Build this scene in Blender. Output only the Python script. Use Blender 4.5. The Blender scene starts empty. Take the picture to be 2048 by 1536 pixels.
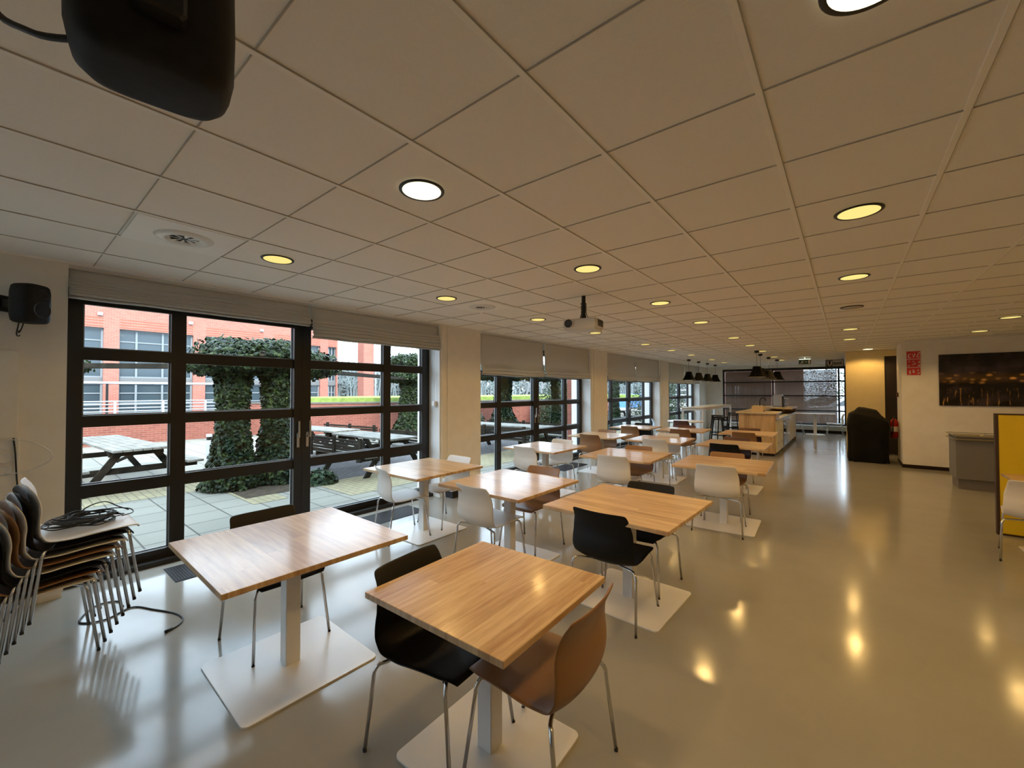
import bpy, math, random
from mathutils import Vector, Matrix, noise
random.seed(7)
PI = math.pi
SC = bpy.context.scene
COL = SC.collection

# ------------------------------------------------------------------ helpers
class MB:
    """collects vertices and faces, then links them as one mesh object"""
    def __init__(s): s.v = []; s.f = []; s.mi = []; s.sm = []; s.cur = 0; s.smooth = False
    def add(s, vs, fs, M=None):
        b = len(s.v)
        s.v += [tuple(M @ Vector(p)) for p in vs] if M is not None else [tuple(p) for p in vs]
        for f in fs: s.f.append(tuple(i + b for i in f)); s.mi.append(s.cur); s.sm.append(s.smooth)
        return s
    def box(s, x0, x1, y0, y1, z0, z1, M=None):
        v = [(x, y, z) for z in (z0, z1) for y in (y0, y1) for x in (x0, x1)]
        return s.add(v, [(0, 2, 3, 1), (4, 5, 7, 6), (0, 1, 5, 4), (2, 6, 7, 3), (0, 4, 6, 2), (1, 3, 7, 5)], M)
    def bev(s, x0, x1, y0, y1, z0, z1, b=.004, M=None):
        """box with chamfered edges"""
        v = []; 
        for z, k in ((z0, b), (z0 + b, 0), (z1 - b, 0), (z1, b)):
            a0, a1, c0, c1 = x0 + k, x1 - k, y0 + k, y1 - k
            v += [(a0 + b, c0, z), (a1 - b, c0, z), (a1, c0 + b, z), (a1, c1 - b, z), (a1 - b, c1, z), (a0 + b, c1, z), (a0, c1 - b, z), (a0, c0 + b, z)]
        f = [tuple(range(7, -1, -1)), tuple(range(24, 32))]
        for r in range(3):
            for i in range(8):
                j = (i + 1) % 8; f.append((r * 8 + i, r * 8 + j, r * 8 + 8 + j, r * 8 + 8 + i))
        return s.add(v, f, M)
    def prism(s, poly, z0, z1, M=None):
        n = len(poly); v = [(x, y, z0) for x, y in poly] + [(x, y, z1) for x, y in poly]
        f = [tuple(range(n - 1, -1, -1)), tuple(range(n, 2 * n))] + [(i, (i + 1) % n, n + (i + 1) % n, n + i) for i in range(n)]
        return s.add(v, f, M)
    def tube(s, pts, r, n=8, cap=True, closed=False):
        pts = [Vector(p) for p in pts]; N = len(pts); rr = r if isinstance(r, (list, tuple)) else [r] * N
        v = []; f = []; up = None
        for i, p in enumerate(pts):
            if closed: t = pts[(i + 1) % N] - pts[i - 1]
            else: t = pts[min(i + 1, N - 1)] - pts[max(i - 1, 0)]
            t.normalize()
            if up is None:
                up = Vector((0, 0, 1)) if abs(t.z) < .9 else Vector((1, 0, 0))
            a = t.cross(up); 
            if a.length < 1e-5: a = t.cross(Vector((0, 1, 0)))
            a.normalize(); b = a.cross(t); up = b
            for k in range(n):
                c = 2 * PI * k / n; v.append(p + (a * math.cos(c) + b * math.sin(c)) * rr[i])
        m = N if closed else N - 1
        for i in range(m):
            for k in range(n):
                j = (i + 1) % N
                f.append((i * n + k, i * n + (k + 1) % n, j * n + (k + 1) % n, j * n + k))
        if cap and not closed:
            f.append(tuple(range(n - 1, -1, -1))); f.append(tuple((N - 1) * n + k for k in range(n)))
        o = s.smooth; s.smooth = True; s.add(v, f); s.smooth = o
        return s
    def cyl(s, c, r, z0, z1, n=24, r2=None, M=None):
        r2 = r if r2 is None else r2; v = []; f = []
        for z, q in ((z0, r), (z1, r2)):
            v += [(c[0] + q * math.cos(2 * PI * k / n), c[1] + q * math.sin(2 * PI * k / n), z) for k in range(n)]
        s.add(v, [tuple(range(n - 1, -1, -1)), tuple(range(n, 2 * n))], M)
        o = s.smooth; s.smooth = True
        s.add(v, [(k, (k + 1) % n, n + (k + 1) % n, n + k) for k in range(n)], M); s.smooth = o
        return s
    def lathe(s, prof, c=(0, 0), n=24, M=None):
        v = []; f = []
        for r, z in prof: v += [(c[0] + r * math.cos(2 * PI * k / n), c[1] + r * math.sin(2 * PI * k / n), z) for k in range(n)]
        for i in range(len(prof) - 1):
            for k in range(n): f.append((i * n + k, i * n + (k + 1) % n, (i + 1) * n + (k + 1) % n, (i + 1) * n + k))
        o = s.smooth; s.smooth = True; s.add(v, f, M); s.smooth = o
        return s
    def build(s, name, mats, parent=None, M=None):
        me = bpy.data.meshes.new(name); me.from_pydata(s.v, [], s.f)
        if not isinstance(mats, (list, tuple)): mats = [mats]
        for m in mats: me.materials.append(m)
        me.polygons.foreach_set('material_index', s.mi); me.polygons.foreach_set('use_smooth', s.sm); me.update()
        o = bpy.data.objects.new(name, me); COL.objects.link(o)
        if parent is not None: o.parent = parent
        if M is not None: o.matrix_world = M
        return o

def tag(o, label=None, cat=None, group=None, kind=None):
    if label: o['label'] = label
    if cat: o['category'] = cat
    if group: o['group'] = group
    if kind: o['kind'] = kind
    return o
def thing(name, label, cat, loc=(0, 0, 0), rz=0, group=None):
    o = bpy.data.objects.new(name, None); COL.objects.link(o); o.empty_display_size = .1
    o.location = loc; o.rotation_euler = (0, 0, rz)
    return tag(o, label, cat, group)
def struct(o): o['kind'] = 'structure'; return o
def dup(root, loc, rz, label, group=None, scale=None):
    def cp(o, par):
        c = o.copy(); COL.objects.link(c); c.parent = par
        for ch in kids.get(o.name, ()): cp(ch, c)
        return c
    kids = {}
    stack = [root]
    while stack:
        q = stack.pop()
        kids[q.name] = list(q.children); stack += kids[q.name]
    r = cp(root, None); r.location = loc; r.rotation_euler = (0, 0, rz); r['label'] = label
    if group: r['group'] = group
    if scale: r.scale = scale
    return r

# ------------------------------------------------------------------ materials
def mat(name, col=(.8, .8, .8), rough=.5, metal=0, coat=0, spec=None, emit=None, es=0, sheen=0, trans=0):
    m = bpy.data.materials.new(name); m.use_nodes = True
    b = m.node_tree.nodes['Principled BSDF']
    b.inputs['Base Color'].default_value = (*col, 1); b.inputs['Roughness'].default_value = rough
    b.inputs['Metallic'].default_value = metal; b.inputs['Coat Weight'].default_value = coat
    if spec is not None: b.inputs['Specular IOR Level'].default_value = spec
    if emit: b.inputs['Emission Color'].default_value = (*emit, 1); b.inputs['Emission Strength'].default_value = es
    if trans: b.inputs['Transmission Weight'].default_value = trans
    return m
class NT:
    def __init__(s, m): s.nt = m.node_tree; s.n = s.nt.nodes; s.b = s.n['Principled BSDF']
    def node(s, t, **k):
        n = s.n.new(t)
        for a, v in k.items():
            if a.startswith('i_'):
                key = a[2:]; key = int(key) if key.isdigit() else key.replace('_', ' ')
                n.inputs[key].default_value = v
            else: setattr(n, a, v)
        return n
    def link(s, a, b): s.nt.links.new(a, b)
    def math(s, op, a, b=None, c=None):
        n = s.n.new('ShaderNodeMath'); n.operation = op
        for i, q in enumerate((a, b, c)):
            if q is None: continue
            if isinstance(q, (int, float)): n.inputs[i].default_value = q
            else: s.link(q, n.inputs[i])
        return n.outputs[0]
    def xyz(s, coord='Object'):
        t = s.n.new('ShaderNodeTexCoord'); x = s.n.new('ShaderNodeSeparateXYZ'); s.link(t.outputs[coord], x.inputs[0])
        return t.outputs[coord], x.outputs[0], x.outputs[1], x.outputs[2]
    def mixc(s, fac, a, b):
        n = s.n.new('ShaderNodeMix'); n.data_type = 'RGBA'
        for i, q in ((0, fac), (6, a), (7, b)):
            if isinstance(q, (int, float)): n.inputs[i].default_value = q
            elif isinstance(q, tuple): n.inputs[i].default_value = (*q[:3], 1)
            else: s.link(q, n.inputs[i])
        return n.outputs[2]
    def ramp(s, fac, pts):
        n = s.n.new('ShaderNodeValToRGB'); e = n.color_ramp.elements
        while len(e) < len(pts): e.new(.5)
        for q, (p, c) in zip(e, pts): q.position = p; q.color = (*c[:3], 1)
        s.link(fac, n.inputs[0]); return n.outputs[0]
    def noise(s, vec, scale=5, detail=3, rough=.5):
        n = s.node('ShaderNodeTexNoise'); n.inputs['Scale'].default_value = scale; n.inputs['Detail'].default_value = detail
        n.inputs['Roughness'].default_value = rough
        if vec is not None: s.link(vec, n.inputs['Vector'])
        return n.outputs['Fac']
    def bump(s, h, strength=.2, dist=.01):
        n = s.node('ShaderNodeBump'); n.inputs['Strength'].default_value = strength; n.inputs['Distance'].default_value = dist
        s.link(h, n.inputs['Height']); s.link(n.outputs[0], s.b.inputs['Normal'])
    def scalev(s, vec, sx, sy, sz):
        n = s.node('ShaderNodeMapping'); n.inputs['Scale'].default_value = (sx, sy, sz); s.link(vec, n.inputs[0]); return n.outputs[0]

def noisy(name, c1, c2, scale, rough=.5, bump=0, **k):
    m = mat(name, c1, rough, **k); t = NT(m); co, x, y, z = t.xyz()
    f = t.noise(co, scale, 4)
    t.link(t.ramp(f, [(.35, c1), (.65, c2)]), t.b.inputs['Base Color'])
    if bump: t.bump(f, bump)
    return m

M = {}
M['wall'] = noisy('painted_wall', (.84, .81, .74), (.80, .77, .70), 6, .75, .04)
M['wallyellow'] = noisy('yellow_cream_paint', (.80, .66, .36), (.77, .63, .33), 6, .7, .04); M['wallwhite'] = mat('white_reveal', (.82, .81, .79), .6)
M['black_frame'] = mat('black_frame', (.012, .011, .010), .38)
M['black'] = mat('black_plastic', (.012, .012, .013), .5)
M['blackmetal'] = mat('black_metal', (.015, .014, .014), .4)
M['chrome'] = mat('chrome', (.62, .62, .62), .18, metal=1)
M['steel'] = mat('brushed_steel', (.5, .5, .49), .3, metal=1)
M['white_metal'] = mat('white_powdercoat', (.78, .77, .75), .28)
M['chair_white'] = mat('white_shell', (.74, .71, .66), .42)
M['chair_black'] = mat('black_shell', (.006, .006, .006), .5, spec=.25)
M['chair_brown'] = mat('brown_shell', (.27, .135, .052), .42)
M['chair_brown_shade'] = mat('brown_shade_shell', (.085, .028, .018), .45)  # brown of the shaded chair backs, their shade mixed into the colour
M['chair_blue'] = mat('pale_blue_shell', (.5, .62, .72), .35)
M['rubber'] = mat('rubber', (.02, .02, .02), .7)
M['cream'] = mat('cream_front', (.72, .68, .52), .35)
M['grey_front'] = mat('grey_laminate', (.2, .19, .175), .5)
M['grey_plinth'] = mat('grey_plinth', (.17, .15, .13), .6)
M['yellow'] = noisy('yellow_panel', (.86, .60, .015), (.80, .55, .012), 3, .55)
M['edgebrown'] = mat('dark_edge', (.06, .03, .015), .5)
M['base_dark'] = mat('dark_skirting', (.02, .011, .009), .55, spec=.25)
M['red'] = mat('red_paint', (.5, .015, .012), .3)
M['signred'] = mat('sign_red', (.62, .035, .03), .5)
M['signwhite'] = mat('sign_white', (.85, .75, .7), .5)
M['cover'] = noisy('black_cover_cloth', (.004, .0037, .0024), (.008, .0075, .005), 4, .7, .3, spec=.15)
M['signgreen'] = mat('sign_green', (.02, .07, .045), .4)
M['signgrey'] = mat('sign_grey', (.52, .50, .47), .4)
M['brownblind'] = mat('brown_aluminium_slats', (.23, .15, .10), .45)
M['proj'] = mat('projector_white', (.66, .65, .62), .4)
M['lens'] = mat('lens_glass', (.004, .004, .004), .08, coat=1)
M['grille'] = mat('floor_grille', (.008, .009, .010), .6, spec=.2)
M['cardboard'] = mat('light_wood_box', (.62, .48, .3), .6)
M['skin_paper'] = mat('paper', (.8, .78, .72), .7)
M['speaker'] = noisy('speaker_grey', (.009, .009, .010), (.013, .013, .014), 40, .6)
M['shade'] = mat('matt_black_shade', (.010, .009, .008), .85, spec=.1); M['bulb'] = mat('white_inner', (.85, .83, .8), .5)

# emission
def emis(name, col, s):
    m = bpy.data.materials.new(name); m.use_nodes = True; nt = m.node_tree; nt.nodes.clear()
    e = nt.nodes.new('ShaderNodeEmission'); o = nt.nodes.new('ShaderNodeOutputMaterial')
    e.inputs[0].default_value = (*col, 1); e.inputs[1].default_value = s; nt.links.new(e.outputs[0], o.inputs[0]); return m
WARM = (1.0, .61, .205); LAMP_W = 27
M['lamp'] = emis('warm_lamp', (1.0, .76, .24), .58)
M['lamp_hot'] = emis('warm_lamp_bright', (1.0, .86, .5), 1.6)
M['lamp_off'] = mat('lamp_unlit', (.35, .32, .28), .3)
M['exit_lit'] = emis('exit_light_strip', (.9, 1.0, .75), .6)

# glass
def glass(name, refl=.05, tint=(.96, .98, .97)):
    m = bpy.data.materials.new(name); m.use_nodes = True; nt = m.node_tree; nt.nodes.clear(); L = nt.links
    o = nt.nodes.new('ShaderNodeOutputMaterial'); mx = nt.nodes.new('ShaderNodeMixShader')
    t = nt.nodes.new('ShaderNodeBsdfTransparent'); t.inputs[0].default_value = (*tint, 1)
    g = nt.nodes.new('ShaderNodeBsdfGlossy'); g.inputs['Roughness'].default_value = 0.0
    f = nt.nodes.new('ShaderNodeFresnel'); f.inputs[0].default_value = 1.5
    L.new(f.outputs[0], mx.inputs[0]); L.new(t.outputs[0], mx.inputs[1]); L.new(g.outputs[0], mx.inputs[2]); L.new(mx.outputs[0], o.inputs[0])
    return m
M['glass'] = glass('window_glass')

# oak table top : planks across local y, grain along local x
def oak(name, c1, c2, c3, pw=.095, rough=.32, vertical=False):
    m = mat(name, c1, rough, coat=.28); t = NT(m); t.b.inputs['Coat Roughness'].default_value = .12
    co, x, y, z = t.xyz()
    if vertical: u, v = z, x
    else: u, v = x, y
    oi = t.node('ShaderNodeObjectInfo')
    row = t.math('FLOOR', t.math('DIVIDE', v, pw))
    ur = t.math('ADD', u, t.math('MULTIPLY', row, 1.37))
    cell = t.math('FLOOR', t.math('DIVIDE', ur, 2.6))
    wn = t.node('ShaderNodeTexWhiteNoise', noise_dimensions='3D'); cb = t.node('ShaderNodeCombineXYZ')
    t.link(row, cb.inputs[0]); t.link(cell, cb.inputs[1]); t.link(oi.outputs['Random'], cb.inputs[2]); t.link(cb.outputs[0], wn.inputs['Vector'])
    cb2 = t.node('ShaderNodeCombineXYZ'); t.link(t.math('ADD', t.math('MULTIPLY', u, 1.3), t.math('MULTIPLY', wn.outputs[0], 30)), cb2.inputs[0])
    t.link(t.math('MULTIPLY', v, 16), cb2.inputs[1]); t.link(t.math('MULTIPLY', row, 3.1), cb2.inputs[2])
    g = t.noise(cb2.outputs[0], 2.2, 6, .62)
    cb3 = t.node('ShaderNodeCombineXYZ'); t.link(t.math('MULTIPLY', u, 4), cb3.inputs[0]); t.link(t.math('MULTIPLY', v, 160), cb3.inputs[1])
    g2 = t.noise(cb3.outputs[0], 1.2, 3, .6)
    f = t.math('ADD', t.math('MULTIPLY', g, 1.05), t.math('MULTIPLY', t.math('SUBTRACT', wn.outputs[0], .5), .26))
    f = t.math('ADD', f, t.math('MULTIPLY', t.math('SUBTRACT', g2, .5), .22))
    f = t.math('SUBTRACT', f, .03)
    t.link(t.ramp(f, [(.28, c3), (.5, c1), (.72, c2)]), t.b.inputs['Base Color'])
    return m
M['oak'] = oak('oak_planks', (.58, .39, .205), (.70, .52, .31), (.42, .25, .115))
M['oakpale'] = oak('pale_oak', (.66, .53, .33), (.73, .60, .40), (.56, .44, .26))
M['oakpanel'] = oak('oak_panel', (.52, .34, .16), (.6, .42, .22), (.36, .22, .09), pw=.13, rough=.45, vertical=True)

# floor: poured grey-beige, glossy
m = mat('poured_floor', (.40, .375, .33), .12); t = NT(m); co, x, y, z = t.xyz()
f = t.noise(co, 1.3, 5, .6); f2 = t.noise(co, 9, 4, .6)
t.link(t.ramp(f, [(.3, (.31, .297, .26)), (.7, (.345, .332, .295))]), t.b.inputs['Base Color'])
t.link(t.math('ADD', .09, t.math('MULTIPLY', f2, .09)), t.b.inputs['Roughness'])
t.b.inputs['Specular IOR Level'].default_value = .31
t.bump(f, .06, .02); M['floor'] = m

# ceiling tile
m = noisy('ceiling_tile', (.93, .905, .86), (.905, .88, .835), 220, .85, .12); M['tile'] = m
M['tbar'] = mat('ceiling_tbar', (.95, .93, .89), .5); M['gap_shadow'] = mat('tile_gap_shadow', (.50, .47, .42), .8)  # bars lightened for their gloss, gaps darkened for their shadow, in colour

# brick
def brick(name, c1, c2, mort, sx=4.6, rot=False, var=.15):
    m = mat(name, c1, .85); t = NT(m); co, x, y, z = t.xyz()
    cb = t.node('ShaderNodeCombineXYZ'); t.link(t.math('ADD', x, y), cb.inputs[0]); t.link(z, cb.inputs[1])
    b = t.node('ShaderNodeTexBrick'); t.link(cb.outputs[0], b.inputs['Vector'])
    b.inputs['Color1'].default_value = (*c1, 1); b.inputs['Color2'].default_value = (*c2, 1); b.inputs['Mortar'].default_value = (*mort, 1)
    b.inputs['Scale'].default_value = sx; b.inputs['Mortar Size'].default_value = .035; b.inputs['Brick Width'].default_value = 1.0; b.inputs['Row Height'].default_value = .32
    n = t.noise(co, .8, 4); t.link(t.mixc(t.math('MULTIPLY', n, var * 2), b.outputs[0], tuple(c * .62 for c in c1)), t.b.inputs['Base Color'])
    return m
M['brick'] = brick('orange_brick', (.33, .12, .088), (.26, .09, .066), (.34, .19, .155))
M['brick2'] = brick('garden_brick', (.23, .078, .054), (.16, .052, .038), (.24, .135, .11), var=.3)
M['brickdark'] = brick('dark_brick', (.10, .05, .035), (.08, .04, .03), (.09, .06, .05)); M['brickband'] = mat('brick_shadow_course', (.30, .09, .06), .9)
M['coping'] = mat('coping', (.10, .085, .075), .7)
M['rail'] = mat('galvanised_rail', (.42, .45, .48), .35, metal=.3)
M['bldglass'] = mat('building_glass', (.035, .05, .06), .10, spec=.35)
M['bldframe'] = mat('building_frame', (.17, .19, .20), .4)
M['spandrel'] = mat('spandrel', (.12, .12, .12), .5)

# paving
def paving(name, c1, c2, mort, s, rowh=1., bw=1., ms=.012, off=0.):
    m = mat(name, c1, .8); t = NT(m); co, x, y, z = t.xyz('Object')
    b = t.node('ShaderNodeTexBrick'); t.link(co, b.inputs['Vector']); b.offset = off
    b.inputs['Color1'].default_value = (*c1, 1); b.inputs['Color2'].default_value = (*c2, 1); b.inputs['Mortar'].default_value = (*mort, 1)
    b.inputs['Scale'].default_value = s; b.inputs['Mortar Size'].default_value = ms; b.inputs['Brick Width'].default_value = bw; b.inputs['Row Height'].default_value = rowh
    n = t.noise(co, 1.7, 6, .65); t.link(t.mixc(t.math('MULTIPLY', n, .55), b.outputs[0], tuple(c * .6 for c in c1)), t.b.inputs['Base Color'])
    return m
M['paving'] = paving('concrete_slabs', (.215, .205, .17), (.175, .168, .142), (.038, .034, .028), 1.0, .5, .5, .010)
M['clinker'] = paving('grey_clinkers', (.10, .096, .097), (.075, .071, .075), (.03, .03, .027), 1.0, .1, .2, .008, .5)
M['yclinker'] = paving('yellow_clinkers', (.27, .235, .14), (.22, .19, .12), (.12, .10, .07), 1.0, .1, .2, .008, .5)
M['soil'] = noisy('soil', (.035, .028, .02), (.06, .045, .03), 12, .95, .5)
M['asphalt'] = noisy('asphalt', (.10, .10, .103), (.13, .13, .13), 2, .9)
M['grass'] = noisy('grass_roof', (.19, .25, .06), (.12, .17, .04), 5, .95, .5)
m = noisy('weathered_wood', (.19, .185, .165), (.12, .115, .10), 6, .85); M['pwood'] = m
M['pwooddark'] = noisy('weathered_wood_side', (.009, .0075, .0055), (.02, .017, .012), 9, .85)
M['bark'] = noisy('bark', (.10, .085, .065), (.16, .135, .105), 14, .9, .4)
M['hazebark'] = noisy('haze_pale_bark', (.13, .135, .135), (.18, .185, .185), 9, .9)  # bark greyed and paled to paint in the distance haze
def leafmat(name, c1, c2, c3):
    m = mat(name, c1, .42); t = NT(m); co, x, y, z = t.xyz(); f = t.noise(co, 11, 2)
    t.link(t.ramp(f, [(.3, c1), (.52, c2), (.72, c3)]), t.b.inputs['Base Color'])
    t.b.inputs['Specular IOR Level'].default_value = .3
    return m
M['leaf'] = leafmat('ivy_leaves', (.004, .008, .003), (.007, .016, .0045), (.036, .055, .014))
M['leaf2'] = leafmat('hedge_leaves', (.010, .020, .010), (.018, .036, .015), (.04, .06, .025))
M['haze'] = leafmat('distant_twigs', (.12, .145, .145), (.16, .185, .185), (.20, .225, .22))  # twig colour carries the distance haze
M['carblue'] = mat('car_blue', (.10, .24, .55), .2, coat=1)
M['carwhite'] = mat('car_white', (.78, .8, .82), .2, coat=1)
M['carsilver'] = mat('car_silver', (.45, .48, .52), .2, metal=.6, coat=1)
M['carglass'] = mat('car_glass', (.01, .012, .015), .05)
M['tyre'] = mat('tyre', (.015, .015, .015), .8)

# roman blind fabric
m = mat('linen_blind', (.50, .49, .46), .85); t = NT(m); co, x, y, z = t.xyz()
w = t.noise(t.scalev(co, 30, 8, 260), 3, 3); t.link(t.ramp(w, [(.3, (.66, .65, .61)), (.7, (.76, .75, .71))]), t.b.inputs['Base Color'])
mxn = t.n.new('ShaderNodeMixShader'); tr = t.n.new('ShaderNodeBsdfTranslucent'); tr.inputs[0].default_value = (.5, .48, .42, 1)
outn = [q for q in t.n if q.type == 'OUTPUT_MATERIAL'][0]
mxn.inputs[0].default_value = .22; t.link(t.b.outputs[0], mxn.inputs[1]); t.link(tr.outputs[0], mxn.inputs[2]); t.link(mxn.outputs[0], outn.inputs[0])
M['blind'] = m

# night picture
m = mat('night_photo_print', (.01, .008, .01), .25); t = NT(m); co, x, y, z = t.xyz()
zz = t.math('DIVIDE', z, 1.05)          # 0..1 up the print
sky = t.noise(t.scalev(co, 1.6, 1, 2.2), 1.6, 3)
skyc = t.ramp(sky, [(.45, (.003, .002, .003)), (.7, (.05, .035, .045))])
band = t.math('SUBTRACT', 1, t.math('MULTIPLY', t.math('ABSOLUTE', t.math('SUBTRACT', zz, .53)), 8)); band = t.math('MAXIMUM', band, 0)
vo = t.node('ShaderNodeTexVoronoi'); vo.inputs['Scale'].default_value = 1; t.link(t.scalev(co, 7, 1, 12), vo.inputs['Vector'])
dots = t.math('MAXIMUM', t.math('SUBTRACT', 1, t.math('MULTIPLY', vo.outputs['Distance'], 2.5)), 0)
n1 = t.noise(t.scalev(co, 3, 1, 3), 2, 2); gate = t.math('MULTIPLY', t.math('MAXIMUM', t.math('SUBTRACT', n1, .38), 0), 7)
lights = t.math('MULTIPLY', t.math('MULTIPLY', dots, band), gate)
low = t.math('LESS_THAN', zz, .34); n2 = t.noise(t.scalev(co, 14, 1, 2.2), 2, 2)
refl = t.math('MULTIPLY', t.math('MULTIPLY', t.math('MAXIMUM', t.math('SUBTRACT', n2, .58), 0), 3.2), low)
glow = t.math('MULTIPLY', band, .08)
tot = t.math('ADD', t.math('ADD', lights, refl), glow)
vm = t.mixc(t.math('MINIMUM', tot, 1), skyc, (.98, .50, .12)); t.link(vm, t.b.inputs['Base Color']); M['photo'] = m

for k in ('brick', 'brick2', 'brickdark', 'brickband', 'coping', 'spandrel', 'paving', 'clinker', 'yclinker', 'soil', 'asphalt', 'grass', 'pwood', 'pwooddark', 'bark', 'hazebark', 'leaf', 'leaf2', 'haze', 'bldframe', 'blackmetal', 'tyre', 'speaker'):
    M[k].node_tree.nodes['Principled BSDF'].inputs['Specular IOR Level'].default_value = .12 if k != 'speaker' else .3

# ------------------------------------------------------------------ room dimensions
XW = -4.95; XF = -5.20; CZ = 2.715; YE = 20.3; YB = -6.0; XR = 3.6; YR = 12.25
BAYS = [.335 + 4.92 * k for k in range(4)]      # start of each glazed bay, 4.0 m wide
# floor
b = MB(); b.box(-5.45, XR + .2, YB - .2, YE + .2, -.12, 0); struct(b.build('floor', M['floor']))
# ceiling with tile grid
b = MB()
b.box(-5.45, XR + .2, YB - .2, YE + .2, CZ + .006, CZ + .1)
b.cur = 1
gx0 = -.8284; gy0 = 1.086
k = -7
xs = [gx0 + .6 * k for k in range(-6, 8)]; ys = [gy0 + .6 * k for k in range(-12, 32)]
for x in xs: b.box(x - .011, x + .011, YB, YE, CZ, CZ + .007)
b.cur = 2
for x in xs: b.box(x + .011, x + .0138, YB, YE, CZ + .001, CZ + .007)
for y in ys: b.box(XW, XR, y - .0022, y + .0022, CZ + .001, CZ + .007)
b.cur = 1
b.box(XW - .0, XW + .02, YB, YE, CZ - .006, CZ + .007)
struct(b.build('ceiling', [M['tile'], M['tbar'], M['gap_shadow']]))
# left wall: piers and lintels
b = MB()
def pier(y0, y1):
    b.box(-5.5, XW, y0, y1, 0, CZ)
ADDED_BAY = -4.585; pier(YB, ADDED_BAY); pier(ADDED_BAY + 4.0, BAYS[0])  # unseen bay added behind the camera so daylight reaches the near-left corner
for k in range(3): pier(BAYS[k] + 4.0, BAYS[k + 1])
pier(BAYS[3] + 4.0, YE)
for y in BAYS + [ADDED_BAY]: b.box(-5.5, -5.12, y, y + 4.0, 2.56, CZ)
struct(b.build('wall_left', M['wall']))
# pier boards: vertical cover strips beside the windows
for k in range(3):
    y = BAYS[k] + 4.0
    b = MB(); b.box(XW, XW + .018, y + .02, y + .10, 0, CZ - .01); b.box(XW, XW + .012, y + .15, y + .17, 0, CZ - .01)
    struct(b.build('trim_%d' % (k + 1), M['wall']))
# right side: wall facing the camera, with the recess behind
b = MB(); b.box(.94, XR + .2, YR, YR + .12, 0, CZ); b.box(.94, 1.06, YR + .12, 13.3, 0, CZ); b.box(1.45, 1.57, YR + .12, 14.6, 0, CZ)
struct(b.build('wall_front', M['wall']))
b = MB(); b.box(XR, XR + .15, YB, YR, 0, CZ); struct(b.build('wall_right', M['wall']))
b = MB(); b.box(-5.5, XR + .15, YB - .15, YB, 0, CZ); struct(b.build('wall_back', M['wall']))
b = MB(); b.box(.07, .79, 14.5, 14.62, 0, CZ); b.box(.79, 1.5, 14.5, 14.62, 2.555, CZ); b.box(.0, .07, 14.48, YE, 0, CZ)
struct(b.build('wall_recess', M['wallyellow']))
b = MB(); b.box(.79, 1.45, 14.53, 14.58, 0, 2.555); d = struct(b.build('door_1', mat('dark_door', (.02, .012, .008), .5)))
# far wall around its glazing
GX0, GX1, GZ0, GZ1 = -4.28, 0.0, .30, 2.60
b = MB(); b.box(-5.5, GX0, YE, YE + .25, 0, CZ); b.box(GX0, GX1, YE, YE + .25, GZ1, CZ); b.box(GX0, GX1, YE, YE + .25, 0, GZ0)
struct(b.build('wall_far', M['wall']))
# skirting
b = MB(); b.box(.94, XR, YR - .012, YR, 0, .075); b.box(.928, .94, YR - .012, 13.3, 0, .075); struct(b.build('baseboard_front', M['base_dark']))
b = MB(); b.box(GX0, GX1, YE - .012, YE, 0, .10); struct(b.build('baseboard_far', M['base_dark']))

# ------------------------------------------------------------------ the four glazed bays and the added unseen one
FV = [(0, .12), (.73, .85), (1.90, 2.10), (3.15, 3.27), (3.85, 4.0)]     # uprights of a bay
FZ = [(0, .13), (.725, .835), (1.345, 1.445), (1.94, 2.045), (2.43, 2.56)] # rails
for k, y0 in enumerate(BAYS + [ADDED_BAY]):
    w = bpy.data.objects.new('window_%d' % (k + 1 + (k > 3)), None); COL.objects.link(w); w['kind'] = 'structure'; w.location = (XF, y0, 0)
    b = MB()
    for a, c in FV: b.box(-.05, .0 if c - a < .15 else .015, a, c, 0, 2.56)
    for a, c in FZ:
        for i in range(4): b.box(-.046, -.004, FV[i][1], FV[i + 1][0], a, c)
    b.box(-.02, .09, .0, 4.0, 0, .045)                                      # threshold
    b.box(.016, .019, 1.995, 2.005, .05, 2.5)
    b.build('window_frame', M['black_frame'], w)
    b = MB(); b.box(.001, .249, .0, .008, 0.046, CZ - .001); b.box(.001, .249, 3.992, 3.9995, 0.046, CZ - .001); b.build('reveal', M['wallwhite'], w)
    # pale glazing beads at the upright edges
    b = MB()
    for i in range(4):
        for j in range(4):
            ya, yb2, za, zb = FV[i][1], FV[i + 1][0], FZ[j][1], FZ[j + 1][0]
            b.box(-.060, -.050, ya, ya + .012, za, zb); b.box(-.060, -.050, ya, yb2, za, za + .012); b.box(-.060, -.050, yb2 - .012, yb2, za, zb)
    b.build('glazing_bead', M['rail'], w)
    for i in range(4):
        for j in range(4):
            ya, yb2, za, zb = FV[i][1], FV[i + 1][0], FZ[j][1], FZ[j + 1][0]
            p = MB(); p.add([(-.03, ya, za), (-.03, yb2, za), (-.03, yb2, zb), (-.03, ya, zb)], [(0, 1, 2, 3)]); p.build('pane', M['glass'], w)
    for yy in (1.945, 2.055):
        h = MB(); h.bev(.015, .03, yy - .016, yy + .016, .98, 1.16, .003); h.bev(.03, .062, yy - .009, yy + .009, 1.10, 1.125, .003)
        h.bev(.05, .064, yy - .010 + (.022 if yy > 2 else -.0), yy + .010 + (.022 if yy > 2 else 0), 1.10, 1.30, .003)
        h.build('handle', M['steel'], w)

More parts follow.
